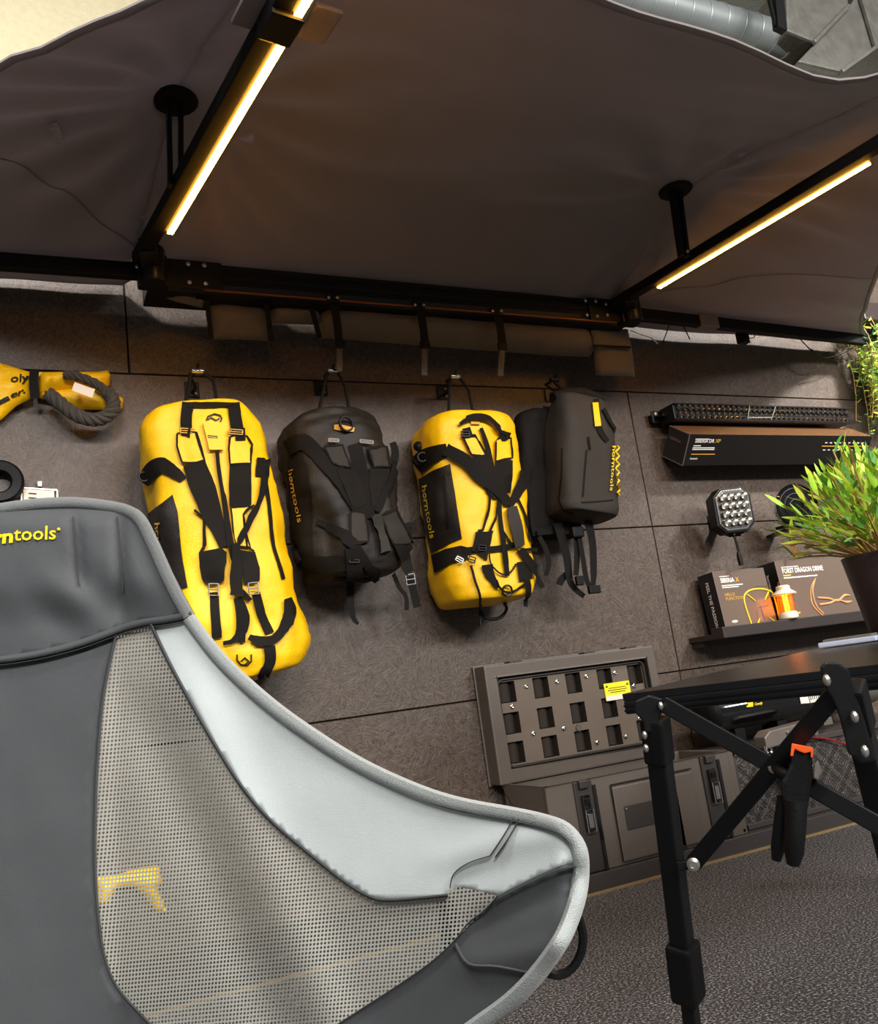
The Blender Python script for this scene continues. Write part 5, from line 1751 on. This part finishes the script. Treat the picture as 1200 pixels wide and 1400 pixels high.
mb2 = MB()
for a, b in (((1140, 951), (1146, 950)), ((1148, 949), (1158, 947)), ((1141, 954), (1148, 953))): mb2.bar(at_y(*a, -.243), at_y(*b, -.243), .006, .006, (0, 1, 0))
mb2.build('motor_print', 'blackprint', CY)
MB().box(at_y(1128, 986, -.2), (.05, .03, .03)).build('wire_bracket', 'silver', CY, bevel=.004)

q = at_y(1070, 1005, -.31); q.z = max(q.z, .30)
WC = thing('winch_clamp', (q.x, -.32, q.z), 'grey ribbed metal clamp hooked on the chequer box rim behind the table brace', 'clamp')
MB().prism([(-.14, -.03), (.13, -.02), (.13, .025), (.11, .04), (-.11, .03), (-.14, .01)], (q.x, -.30, q.z), (1, 0, 0), (0, 0, 1), (0, -1, 0), .06).build('clamp_body', 'grey', WC, bevel=.006)
for k in range(4): MB().bar((q.x - .03 + .04 * k, -.362, q.z + .018), (q.x - .01 + .04 * k, -.362, q.z - .018), .012, .01, (0, 1, 0)).build('clamp_rib', 'silver', WC, bevel=.003)
MB().torus((q.x - .115, -.34, q.z - .04), (.5, -1, 0), .028, .007, 18, 7).build('shackle', 'chrome', WC, smooth=True)
MB().tube([(q.x - .11, -.35, q.z - .07), (q.x - .07, -.36, q.z - .13), (q.x - .02, -.36, q.z - .19)], .009, 8).build('hook_shank', 'chrome', WC, smooth=True)
MB().box((q.x - .03, -.345, q.z - .10), (.09, .05, .10)).build('clamp_block', 'rubber', WC, bevel=.008)
rwp = [at_y(x, y, -.318) for x, y in smooth_line([(1095, 1006), (1110, 1008), (1130, 1010), (1150, 1016), (1172, 1019), (1200, 1022)], 4)]
rw = MB().tube(rwp, .004, 6).build('power_wire', 'red', origin=rwp[0], smooth=True)
tag(rw, 'thin dark red power wire along the chequer plate box', 'wire')

# =================================================================== folding table at the right
ZT = .634
C0 = at_z(850, 949, ZT)
eL, eR = at_d(893, 962, 1.30), at_d(1150, 925, 1.12)
ed = (eR - eL); ed.z = 0; ed.normalize()
ld = Vector((-ed.y, ed.x, 0))
if ld.dot(FWD) < 0: ld = -ld
ld.z = .03          # the far feet are pulled out a little further
TW, TL = .56, 1.45
TA = thing('folding_table', C0 + ed * (TW / 2) + ld * (TL / 2) - Vector((0, 0, ZT)), 'black folding camp table with slatted top and crossed leg braces', 'table')
TUP = ed.cross(ld).normalized()
if TUP.z < 0: TUP = -TUP
ns = 14
for i in range(ns):
    w_ = TL / ns
    a = C0 + ld * (w_ * (i + .5)) + Vector((0, 0, -.006))
    MB().bar(a, a + ed * TW, w_ - .0008, .012, TUP).build('top_slat', 'tabletop', TA, bevel=.0006, seg=1)
for k in (0, 1):
    a = C0 + ld * (.006 if k == 0 else TL - .006) + Vector((0, 0, -.023))
    MB().bar(a, a + ed * TW, .012, .022).build('end_rail', 'tabletop', TA, bevel=.003)
    for dz in (-.005, .003):
        b = a + Vector((0, 0, dz)) - ld * (.0065 if k == 0 else -.0065)
        MB().bar(b, b + ed * TW, .002, .003).build('rail_groove', 'blackmetal2', TA)
for k in (0, 1):
    a = C0 + ed * (.008 if k == 0 else TW - .008) + Vector((0, 0, -.022))
    MB().bar(a, a + ld * TL, .016, .02, TUP).build('side_rail', 'tabletop', TA, bevel=.003)


def leg(top, foot, lab, far=True):
    d = (foot - top).normalized()
    L = MB().bar(top, top + d * .36, .030, .030, ed).build('leg', 'blackmetal2', TA, bevel=.004)
    MB().bar(top + d * .40, foot, .022, .022, ed).build('leg_extension', 'blackmetal2', L, bevel=.003)
    MB().bar(top + d * .355, top + d * .45, .044, .042, ed).build('leg_collar', 'rubber', L, bevel=.006)
    MB().bar(foot - d * .02, foot + d * .0, .03, .03, ed).build('foot_cap', 'rubber', L, bevel=.004)
    MB().bar(top + d * -.01, top + d * .06, .036, .036, ed).build('leg_cap', 'rubber', L, bevel=.005)
    return L


tops, feet = [], []
for px_, py_, dd, fx in ((896, 990, 1.30, (958, 1500)), (1163, 945, 1.12, (1292, 1480))):
    p = at_d(px_, py_, dd)
    tops.append(p)
    f = at_z(fx[0], fx[1], 0.0)
    feet.append(f)
LEGL = leg(tops[0], feet[0], 'l')
LEGR = leg(tops[1], feet[1], 'r')
shift = ld * (TL - .16)
for tpt, ft in zip(tops, feet):
    leg(tpt + shift, Vector((ft.x + shift.x, ft.y + shift.y, 0)), 'back')
vn = (CAM - (tops[0] + tops[1]) / 2); vn.z = 0; vn.normalize()
out = -ld
# brackets that hold the legs to the end rail
for k, (poly, dd) in enumerate((([(868, 958), (886, 950), (905, 955), (906, 972), (900, 982), (905, 1000), (882, 1002), (878, 985), (868, 975)], 1.285),
                               ([(1121, 912), (1128, 905), (1145, 905), (1160, 915), (1168, 940), (1182, 985), (1198, 1040), (1178, 1044), (1160, 1030), (1150, 985), (1140, 960), (1128, 940)], 1.10))):
    a = [at_d(x, y, dd) for x, y in poly]
    n = len(a)
    MB().add(a + [p + ray(1000, 950).normalized() * .012 for p in a], [tuple(range(n)), tuple(reversed(range(n, 2 * n)))] + [(i, i + n, (i + 1) % n + n, (i + 1) % n) for i in range(n)]).build('leg_bracket', 'blackmetal', TA, bevel=.003)
for x, y, dd in ((903, 965, 1.28), (881, 1005, 1.28), (883, 1023, 1.28), (1130, 930, 1.095), (1168, 980, 1.09), (1182, 1027, 1.085)):
    q = at_d(x, y, dd); MB().ball(q, .0042 if x < 1000 else .0052, 10, (1, 1, 1.5)).build('bolt', 'steel', TA, smooth=True)
# crossed flat braces
Bt, Bb = at_d(905, 962, 1.29), at_d(948, 1180, 1.28)
Rt = at_d(1142, 948, 1.11)
mid_px = (1058, 1048)
dm_ = 1.185
Mid = at_d(*mid_px, dm_)
Rb = Mid + (Mid - Bt) * 1.12
MB().bar(Bt, Rb, .024, .008, vn).build('brace', 'blackmetal2', TA, bevel=.002)
MB().bar(Bb, Rt, .024, .008, vn).build('brace', 'blackmetal2', TA, bevel=.002)
for p, r in ((Mid, .0085), (Bb, .0095)):
    MB().lathe([(r, 0), (r, .004), (r * .55, .006), (r * .5, .004), (0, .004)], p + vn * .006, vn, 16).build('pivot_bolt', 'steel', TA, smooth=40)
MB().bar(at_d(926, 1184, 1.29), at_d(940, 1182, 1.285), .014, .012, vn).build('brace_lug', 'blackmetal', TA, bevel=.002)

# things on the table
q = C0 + ld * .86 + ed * .10
sl = thing('clear_stand', q, 'flat clear acrylic stand lying near the far edge of the table', 'stand')
M['acrylic'] = mat('pale_acrylic', 'b9c2d6', .08, 0, var=.1, coat=.6)
rot = Matrix((ed, ld, Vector((0, 0, 1)))).transposed()
MB().box(q + Vector((0, 0, .0085)), (.13, .06, .012), rot).build('stand_plate', 'acrylic', sl, bevel=.003)
MB().box(q + Vector((0, 0, .017)), (.11, .045, .005), rot).build('stand_card', 'grey', sl, bevel=.001)

# tool hanging off the brace
hc = at_d(1092, 1060, 1.12)
HT = thing('clamp_tool', hc, 'black two-handled clamp with an orange jaw hanging from the table brace', 'clamp')


def slab(poly, dd, depth):
    a = [at_d(x, y, dd) for x, y in poly]
    n = len(a)
    back = ray(1090, 1060).normalized() * depth
    return MB().add(a + [p + back for p in a], [tuple(range(n)), tuple(reversed(range(n, 2 * n)))] + [(i, i + n, (i + 1) % n + n, (i + 1) % n) for i in range(n)])


slab([(1083, 1020), (1110, 1025), (1111, 1060), (1104, 1110), (1072, 1108), (1066, 1070), (1072, 1060), (1080, 1045)], 1.13, .03).build('clamp_body', 'rubber', HT, bevel=.006)
slab([(1082, 1016), (1112, 1022), (1111, 1036), (1108, 1036), (1108, 1028), (1100, 1030), (1092, 1027), (1086, 1024), (1084, 1034), (1080, 1034)], 1.125, .035).build('jaw', 'orange', HT, bevel=.003)
slab([(1113, 1044), (1118, 1038), (1124, 1056), (1117, 1067), (1112, 1064)], 1.13, .03).build('side_block', 'grey', HT, bevel=.003)
MB().tube([at_d(1088, 1095, 1.125), at_d(1087, 1130, 1.12), at_d(1085, 1165, 1.12), at_d(1084, 1182, 1.12)], [.014, .0135, .0125, .008], 14).build('handle', 'rubber', HT, smooth=True)
MB().tube([at_d(1073, 1090, 1.15), at_d(1068, 1125, 1.15), at_d(1063, 1160, 1.15), at_d(1061, 1176, 1.15)], [.010, .010, .009, .006], 14).build('handle', 'rubber', HT, smooth=True)
MB().tube([at_d(1062, 1052, 1.17), at_d(1072, 1058, 1.14), at_d(1080, 1062, 1.135)], .007, 8).build('lug', 'blackmetal', HT, smooth=True)

# =================================================================== leafy plant in a dark pot
pc = C0 + ld * 1.04 + ed * .17 + Vector((0, 0, .003))
PP = thing('potted_plant', pc, 'bushy bright green plant in a dark pot at the right edge', 'plant')
MB().lathe([(0, 0), (.07, 0), (.078, .02), (.103, .2), (.10, .202), (.09, .19), (0, .185)], pc, n=32).build('pot', 'pot', PP, smooth=40)
cz = pc.z + .205
for a_ in (-2.35, -2.0):
    q0 = pc + Vector((math.cos(a_) * .081, math.sin(a_) * .081, .03)); q1 = pc + Vector((math.cos(a_) * .104, math.sin(a_) * .104, .19))
    MB().cyl(q0, q1, .003, n=6).build('bronze_strip', 'bronze', PP)


def leaf_mesh(L, W, bend):
    m = MB()
    n = 5
    vs, fs = [], []
    for i in range(n + 1):
        t = i / n
        wd = W * math.sin(math.pi * (t * .92 + .04)) ** .8 * (1 - .25 * t)
        y, z = L * t, bend * L * t * t
        vs += [Vector((-wd / 2, y, z + wd * .12)), Vector((0, y, z)), Vector((wd / 2, y, z + wd * .12))]
    for i in range(n):
        for j in (0, 1):
            a = i * 3 + j
            fs.append((a, a + 1, a + 4, a + 3))
    m.add(vs, fs)
    return m


leafd = []
for k, mt_n in enumerate(('leaf', 'leaf', 'leaf2', 'leaf3', 'leaf2', 'stem')):
    lm = leaf_mesh(.060 + .012 * (k % 3), .015 + .003 * (k % 2) - (.009 if mt_n == 'stem' else 0), -.12 + .08 * (k % 3))
    o = lm.build('leaf', mt_n, PP, smooth=True, origin=None, fixn=False)
    for v_ in o.data.vertices: v_.co += OFF[PP]
    leafd.append(o.data)
    bpy.data.objects.remove(o)
rnd = random.Random(3)
stm = MB()
count = 0
for b_ in range(60):
    az = rnd.uniform(0, 2 * math.pi)
    el = math.radians(rnd.choice((16, 24, 32, 40, 50, 60, 72, 82)) + rnd.uniform(-6, 6))
    L = rnd.uniform(.17, .27) * (.85 + .25 * math.sin(el))
    dirv = Vector((math.cos(az) * math.cos(el), math.sin(az) * math.cos(el), math.sin(el)))
    base_ = Vector((pc.x + math.cos(az) * .03, pc.y + math.sin(az) * .03, cz - .02))
    pts = [base_ + dirv * (L * t) + Vector((0, 0, .05 * t - .05 * t * t)) for t in (0, .25, .5, .75, 1)]
    stm.tube(pts, [.0035, .003, .0026, .002, .0015], 5)
    for j in range(5):
        t = .42 + .58 * (j + rnd.uniform(0, .6)) / 5
        i0 = min(3, int(t * 4)); f = t * 4 - i0
        p = pts[i0].lerp(pts[i0 + 1], min(1, f))
        dd = (dirv + Vector((rnd.uniform(-.7, .7), rnd.uniform(-.7, .7), rnd.uniform(-.45, .75)))).normalized()
        o = bpy.data.objects.new('leaf', leafd[rnd.choice((0, 1, 2, 0, 1, 2, 3, 4, 4, 5))])
        COL.objects.link(o); o.parent = PP
        q_ = dd.to_track_quat('Y', 'Z')
        o.rotation_mode = 'QUATERNION'
        from mathutils import Quaternion
        o.rotation_quaternion = q_ @ Quaternion((0, 1, 0), rnd.uniform(-.9, .9))
        o.location = p - OFF[PP]
        sc_ = rnd.uniform(.75, 1.15)
        o.scale = (sc_, sc_, sc_)
        count += 1
extra = {k: MB() for k in ('leaf', 'leaf2', 'leaf3')}
for k in range(900):
    az = rnd.uniform(0, 2 * math.pi); el = math.radians(rnd.uniform(14, 88))
    dirv = Vector((math.cos(az) * math.cos(el), math.sin(az) * math.cos(el), math.sin(el)))
    p = Vector((pc.x, pc.y, cz)) + dirv * rnd.uniform(.06, .25) * (.8 + .2 * math.sin(el))
    dd = (dirv + Vector((rnd.uniform(-.6, .6), rnd.uniform(-.6, .6), rnd.uniform(-.4, .6)))).normalized()
    s_ = dd.cross(Vector((rnd.uniform(-1, 1), rnd.uniform(-1, 1), 1))).normalized() * rnd.uniform(.0035, .0065)
    L = rnd.uniform(.035, .06)
    extra[rnd.choice(('leaf', 'leaf2', 'leaf', 'leaf3'))].add([p, p + dd * L * .3 + s_, p + dd * L * .65 + s_ * .8, p + dd * L, p + dd * L * .65 - s_ * .8, p + dd * L * .3 - s_], [(0, 1, 2, 3, 4, 5)])
for k, m in extra.items():
    o = m.build('small_foliage', k, PP, fixn=False); o['kind'] = 'stuff'
stm.build('stems', 'stem', PP, smooth=True)

# hanging foliage on the wall behind
hc2 = at_y(1208, 515, -.12)
HP = thing('hanging_plant', hc2, 'fine-leaved hanging green plant on the wall at the right edge', 'plant')
fm = {k: MB() for k in ('leaf3', 'leaf', 'leaf2')}
sm = MB()
for b_ in range(120):
    x = hc2.x + rnd.uniform(-.16, .32)
    y = -.03 - rnd.uniform(0, .16)
    zt_ = hc2.z + rnd.uniform(.05, .30)
    Ls = rnd.uniform(.2, .5)
    sway = rnd.uniform(-.05, .05)
    pts = [Vector((x + sway * t * t, y - .03 * math.sin(t * 3), zt_ - Ls * t)) for t in (0, .25, .5, .75, 1)]
    sm.tube(pts, .0018, 4)
    for j in range(26):
        t = rnd.random(); i0 = min(3, int(t * 4)); p = pts[i0].lerp(pts[i0 + 1], t * 4 - i0)
        dd = Vector((rnd.uniform(-1, 1), rnd.uniform(-1, .2), rnd.uniform(-1, .4))).normalized()
        s_ = dd.orthogonal().normalized() * .006
        L = rnd.uniform(.025, .05)
        k = rnd.choice(('leaf3', 'leaf3', 'leaf', 'leaf2'))
        fm[k].add([p, p + dd * L * .5 + s_, p + dd * L, p + dd * L * .5 - s_], [(0, 1, 2, 3)])
for k, m in fm.items():
    o = m.build('foliage', k, HP, fixn=False); o['kind'] = 'stuff'
sm.build('trailing_stems', 'stem', HP)
MB().box((hc2.x + .1, -.09, hc2.z + .33), (.40, .16, .10)).build('planter', 'pot', HP, bevel=.008)

# =================================================================== camp chair in the foreground
cp = at_d(20, 1400, .98); cp.z = 0
CH = thing('camp_chair', cp, 'charcoal and light grey padded camp chair in the foreground, net sides, yellow lettering', 'chair')


def sstep(t):
    t = max(0., min(1., t))
    return t * t * (3 - 2 * t)


def chair_depth(x, y):
    X = abs(x - 20.0)
    s_ = max(0., (X - 140.0) / 640.0)
    d = 1.10 - .13 * (y - 690) / 700.0 - .36 * min(s_, 1.15) ** 1.05
    # hollow of the net beside the back, padded head rest, folds in the cloth
    xr = 195 + max(0, (y - 860)) * .42
    xx = X + 20
    d -= .016 * math.exp(-((xx - xr - 25) / 45.) ** 2) * sstep((y - 860) / 120.)
    d += .010 * math.exp(-((xx - xr + 45) / 40.) ** 2) * sstep((y - 900) / 120.)
    d -= .014 * sstep((862 - y - .1 * (xx - 20)) / 60.) * sstep((y - 690) / 30.) * sstep((185 + (y - 700) * .4 - xx) / 40.)
    for cx, wd, amp, y0, y1 in ((103 + (y - 720) * .10, 7, .006, 700, 810), (162 + (y - 720) * .06, 8, .007, 705, 860)):
        d += amp * math.exp(-((xx - cx) / wd) ** 2) * sstep((y - y0) / 15.) * sstep((y1 - y) / 20.)
    d += .007 * math.sin((xx * .9 - y) * .055 + 1) * math.exp(-((xx - 110) / 60.) ** 2) * math.exp(-((y - 820) / 45.) ** 2)
    # drag folds of the light panel and the arm end
    d += .008 * math.exp(-((y - (1095 + (xx - 700) * .35)) / 22.) ** 2) * sstep((xx - 560) / 80.)
    d -= .006 * math.exp(-((y - (1165 - (xx - 640) * .25)) / 22.) ** 2) * sstep((xx - 560) / 80.)
    d += .010 * math.exp(-((y - (1262 - (xx - 660) * .45)) / 20.) ** 2) * sstep((xx - 610) / 60.)
    d -= .008 * math.exp(-((y - (1315 - (xx - 660) * .2)) / 18.) ** 2) * sstep((xx - 600) / 60.)
    d += .0025 * noise.noise(Vector((xx * .012, y * .012, 2.2)))
    d += .03 * sstep((xx - 760) / 60.)
    return d


def chair_pt(p, lift=0.):
    return at_d(p[0], p[1], chair_depth(p[0], p[1]) - lift)


_us = [0.]
for i in range(1, 1700):
    a, b = i - 1, i
    za, zb_ = (1.06 - .36 * max(0, min(1.15, (abs(q - 140.)) / 640.) if q > 140 else 0) for q in (a, b))
    _us.append(_us[-1] + math.hypot((za + zb_) / 2 / FPX, zb_ - za))


def chair_uv(p):
    X = abs(p[0] - 20)
    # rows of holes follow the chair's own upright, which leans with the camera
    return (_us[int(X)] + (p[1] - 1000) * .10 / FPX + 5, (p[1] + .10 * p[0]) * .98 / FPX + 5)


def mir(p):
    return (40 - p[0], p[1] + .14 * 2 * (p[0] - 20))


topE = [(20, 688), (60, 684), (105, 683), (150, 688), (178, 695), (196, 708), (212, 738), (232, 783), (248, 815), (262, 840)]
headB = [(262, 840), (230, 847), (195, 852), (160, 862), (110, 880), (60, 893), (20, 900)]
netL = [(160, 862), (150, 905), (140, 960), (133, 1040), (130, 1120), (130, 1190), (134, 1250), (142, 1305), (160, 1350), (200, 1395), (230, 1425)]
netR = [(205, 851), (228, 900), (255, 950), (290, 1012), (330, 1075), (370, 1122), (420, 1165), (470, 1205), (505, 1226), (530, 1231), (575, 1228), (612, 1224)]
outE = [(262, 840), (300, 890), (340, 930), (385, 968), (430, 1000), (480, 1032), (530, 1058), (590, 1083), (640, 1097), (700, 1108), (745, 1118), (775, 1130), (795, 1155), (800, 1185), (796, 1225), (782, 1268), (765, 1300), (735, 1340), (700, 1375), (650, 1412), (600, 1450)]
lightB = [(797, 1178), (770, 1182), (735, 1197), (700, 1214), (680, 1225)]
notch = [(680, 1225), (655, 1218), (625, 1212), (612, 1224)]
armL = [(680, 1225), (662, 1245), (640, 1262), (622, 1285), (590, 1315), (540, 1350), (470, 1395), (400, 1440)]
iout = max(i for i, p in enumerate(outE) if p[1] <= 1156)


def both(name, mt_n, poly, step=12, sub=None, uv=None, solid=.003):
    for pl_ in (poly, [mir(p) for p in poly]):
        ms = sheet(pl_, step, chair_pt, uv)
        ms.build(name, mt_n, CH, smooth=True, solid=solid, fixn=False)


def band(name, mt_n, pts, wd, lift, inner=0., t=.004, mirror=True):
    """flat tape along a traced line on the chair; inner shifts it to the left of the line"""
    P0 = dense([(p[0], p[1]) for p in smooth_line(pts, 4)], 8)
    for P in ((P0, [mir(p) for p in P0]) if mirror else (P0,)):
        sgn = 1 if P is P0 else -1
        m = MB()
        rows_ = []
        for i, (x, y) in enumerate(P):
            a, b = P[max(0, i - 1)], P[min(len(P) - 1, i + 1)]
            L = math.hypot(b[0] - a[0], b[1] - a[1]) or 1
            nx, ny = -(b[1] - a[1]) / L * sgn, (b[0] - a[0]) / L * sgn
            w_ = wd(i / (len(P) - 1)) if callable(wd) else wd
            r = []
            for k, lf in ((-.5, 0), (-.3, 1), (0, 1.15), (.3, 1), (.5, 0)):
                px_, py_ = x + nx * (w_ * (k) + inner), y + ny * (w_ * k + inner)
                r.append(at_d(px_, py_, chair_depth(min(x, 812) if sgn > 0 else x, y) - lift * lf - .0038))
            rows_.append(r)
        n = 5
        for r in rows_: m.v += r
        for r in rows_: m.v += [q + (q - CAM).normalized() * t for q in r]
        o = n * len(rows_)
        for i in range(len(rows_) - 1):
            for j in range(n - 1):
                a = i * n + j
                m.f.append((a, a + 1, a + n + 1, a + n)); m.f.append((o + a, o + a + n, o + a + n + 1, o + a + 1))
            for j in (0, n - 1):
                a = i * n + j
                m.f.append((a, a + n, o + a + n, o + a))
        m.build(name, mt_n, CH, smooth=60)


head = topE + headB[1:] + [mir(p) for p in reversed(headB[:-1])] + [mir(p) for p in reversed(topE[1:-1])]
hs = sheet(head, 9, lambda p: chair_pt(p, .004))
hs.build('head_rest', 'chairdark', CH, smooth=True, solid=.006, fixn=False)
VH = hs.bvh()
backp = [headB[-1]] + list(reversed(headB[3:-1])) + netL[1:] + [(250, 1470), (20, 1490)]
backp = backp + [mir(p) for p in reversed(backp[1:-1])]
sheet(backp, 14, chair_pt).build('back_panel', 'chairdark', CH, smooth=True, solid=.003, fixn=False)
netp = [(160, 862), (180, 856), (205, 851)] + netR[1:] + [(616, 1252), (622, 1285)] + armL[4:] + [(330, 1460), (250, 1450)] + list(reversed(netL[1:]))
both('net_panel', 'net', netp, 10, uv=chair_uv, solid=0)
lightp = [(205, 851), (230, 847)] + outE[:iout + 2] + lightB[:] + notch[1:] + list(reversed(netR[1:-1]))
both('light_panel', 'chairlight', lightp, 7)
armp = lightB + armL[1:] + list(reversed(outE[iout + 2:])) 
both('arm_panel', 'chairdark', armp, 10)
pocket = [(680, 1225), (655, 1218), (625, 1212), (609, 1222), (611, 1252), (620, 1288), (642, 1264), (664, 1246)]
for pl_ in (pocket, [mir(p) for p in pocket]):
    sheet(pl_, 8, lambda p: chair_pt(p, .004), chair_uv).build('arm_pocket', 'net', CH, smooth=True, fixn=False)
band('edge_binding', 'chairbind', topE, 17, .006, inner=5)
band('edge_binding', 'chairbindlight', outE, lambda t: 18 + 9 * t, .007, inner=6)
band('seam_tape', 'chairdark', headB, 11, .007)
band('seam_stitch', 'stitch', [(p[0], p[1] + 7) for p in headB], 2, .004, t=.002)
band('seam_stitch', 'stitch', netL, 4, .003, t=.002)
band('seam_stitch', 'stitch', netR, 5, .006, t=.006)
band('seam_stitch', 'stitch', [(x - 9 * 0.7, y + 13) for x, y in outE[:14]], 2, .003, t=.002)
band('seam_stitch', 'stitch', [(p[0] - 2, p[1] + 6) for p in lightB], 1.6, .003, t=.002)
band('seam_stitch', 'stitch', armL, 2.2, .003, t=.002)
band('seam_stitch', 'stitch', [(702, 1118), (690, 1140), (670, 1170)], 2, .003, t=.002)
band('seam_stitch', 'stitch', [(709, 1120), (697, 1143), (677, 1172)], 2, .003, t=.002)
band('seam_stitch', 'stitch', [(670, 1170), (640, 1180), (620, 1195), (615, 1214)], 1.6, .003, t=.002)
band('seam_tape', 'chairdark', [(622, 1290), (640, 1318), (680, 1322), (730, 1332)], 5, .005, t=.002)
band('seam_stitch', 'chairdark', [(100, 706), (103, 740), (108, 800)], 1.4, .007, t=.002)
band('seam_stitch', 'chairdark', [(160, 706), (165, 760), (168, 810)], 1.4, .006, t=.002)
m = MB()
text_shot(m, 'horn', VH, (-44, 748), (63, -6.5), (1.8, -26), .035, .003)
text_shot(m, 'tools', VH, (20.5, 739.5), (57, -2.2), (.8, -26), .012, .003)
m.ball(shoot(VH, 81, 724, None, .002), .0022, 8)
m.build('lettering', 'yellowprint', CH)
lp_ = [at_d(x, y, chair_depth(785, 1260) + .015) for x, y in smooth_line([(792, 1256), (797, 1280), (793, 1305), (780, 1325), (762, 1333), (745, 1328)], 4)]
MB().tube(lp_, .0035, 7).build('cord_loop', 'rubber', CH, smooth=True)
# tubular frame: front and rear legs with crossing stretchers
def gp(px_, py_, dd): return at_d(px_, py_, dd)
for s_ in (0, 1):
    f = (lambda p: p) if s_ == 0 else mir
    a = chair_pt(f((610, 1235))) + ray(600, 1200) * .05
    hipR = chair_pt(f((90, 900))) + ray(90, 900) * .04
    ff = Vector((a.x, a.y, .012))
    bf = Vector((hipR.x, hipR.y, .012)) + Vector((ray(90, 900).x, ray(90, 900).y, 0)) * .03 - RT * .05
    MB().tube([a, a.lerp(ff, .5), ff], .009, 10).build('leg', 'blackmetal', CH, smooth=40)
    MB().tube([hipR, hipR.lerp(bf, .5), bf], .009, 10).build('leg', 'blackmetal', CH, smooth=40)
    MB().cyl(a.lerp(ff, .35), bf + Vector((0, 0, .02)), .008, n=10).build('stretcher', 'blackmetal', CH, smooth=40)
    for q in (ff, bf): MB().cyl(q - Vector((0, 0, .012)), q + Vector((0, 0, .02)), .014, n=10).build('foot_cap', 'rubber', CH, smooth=40)
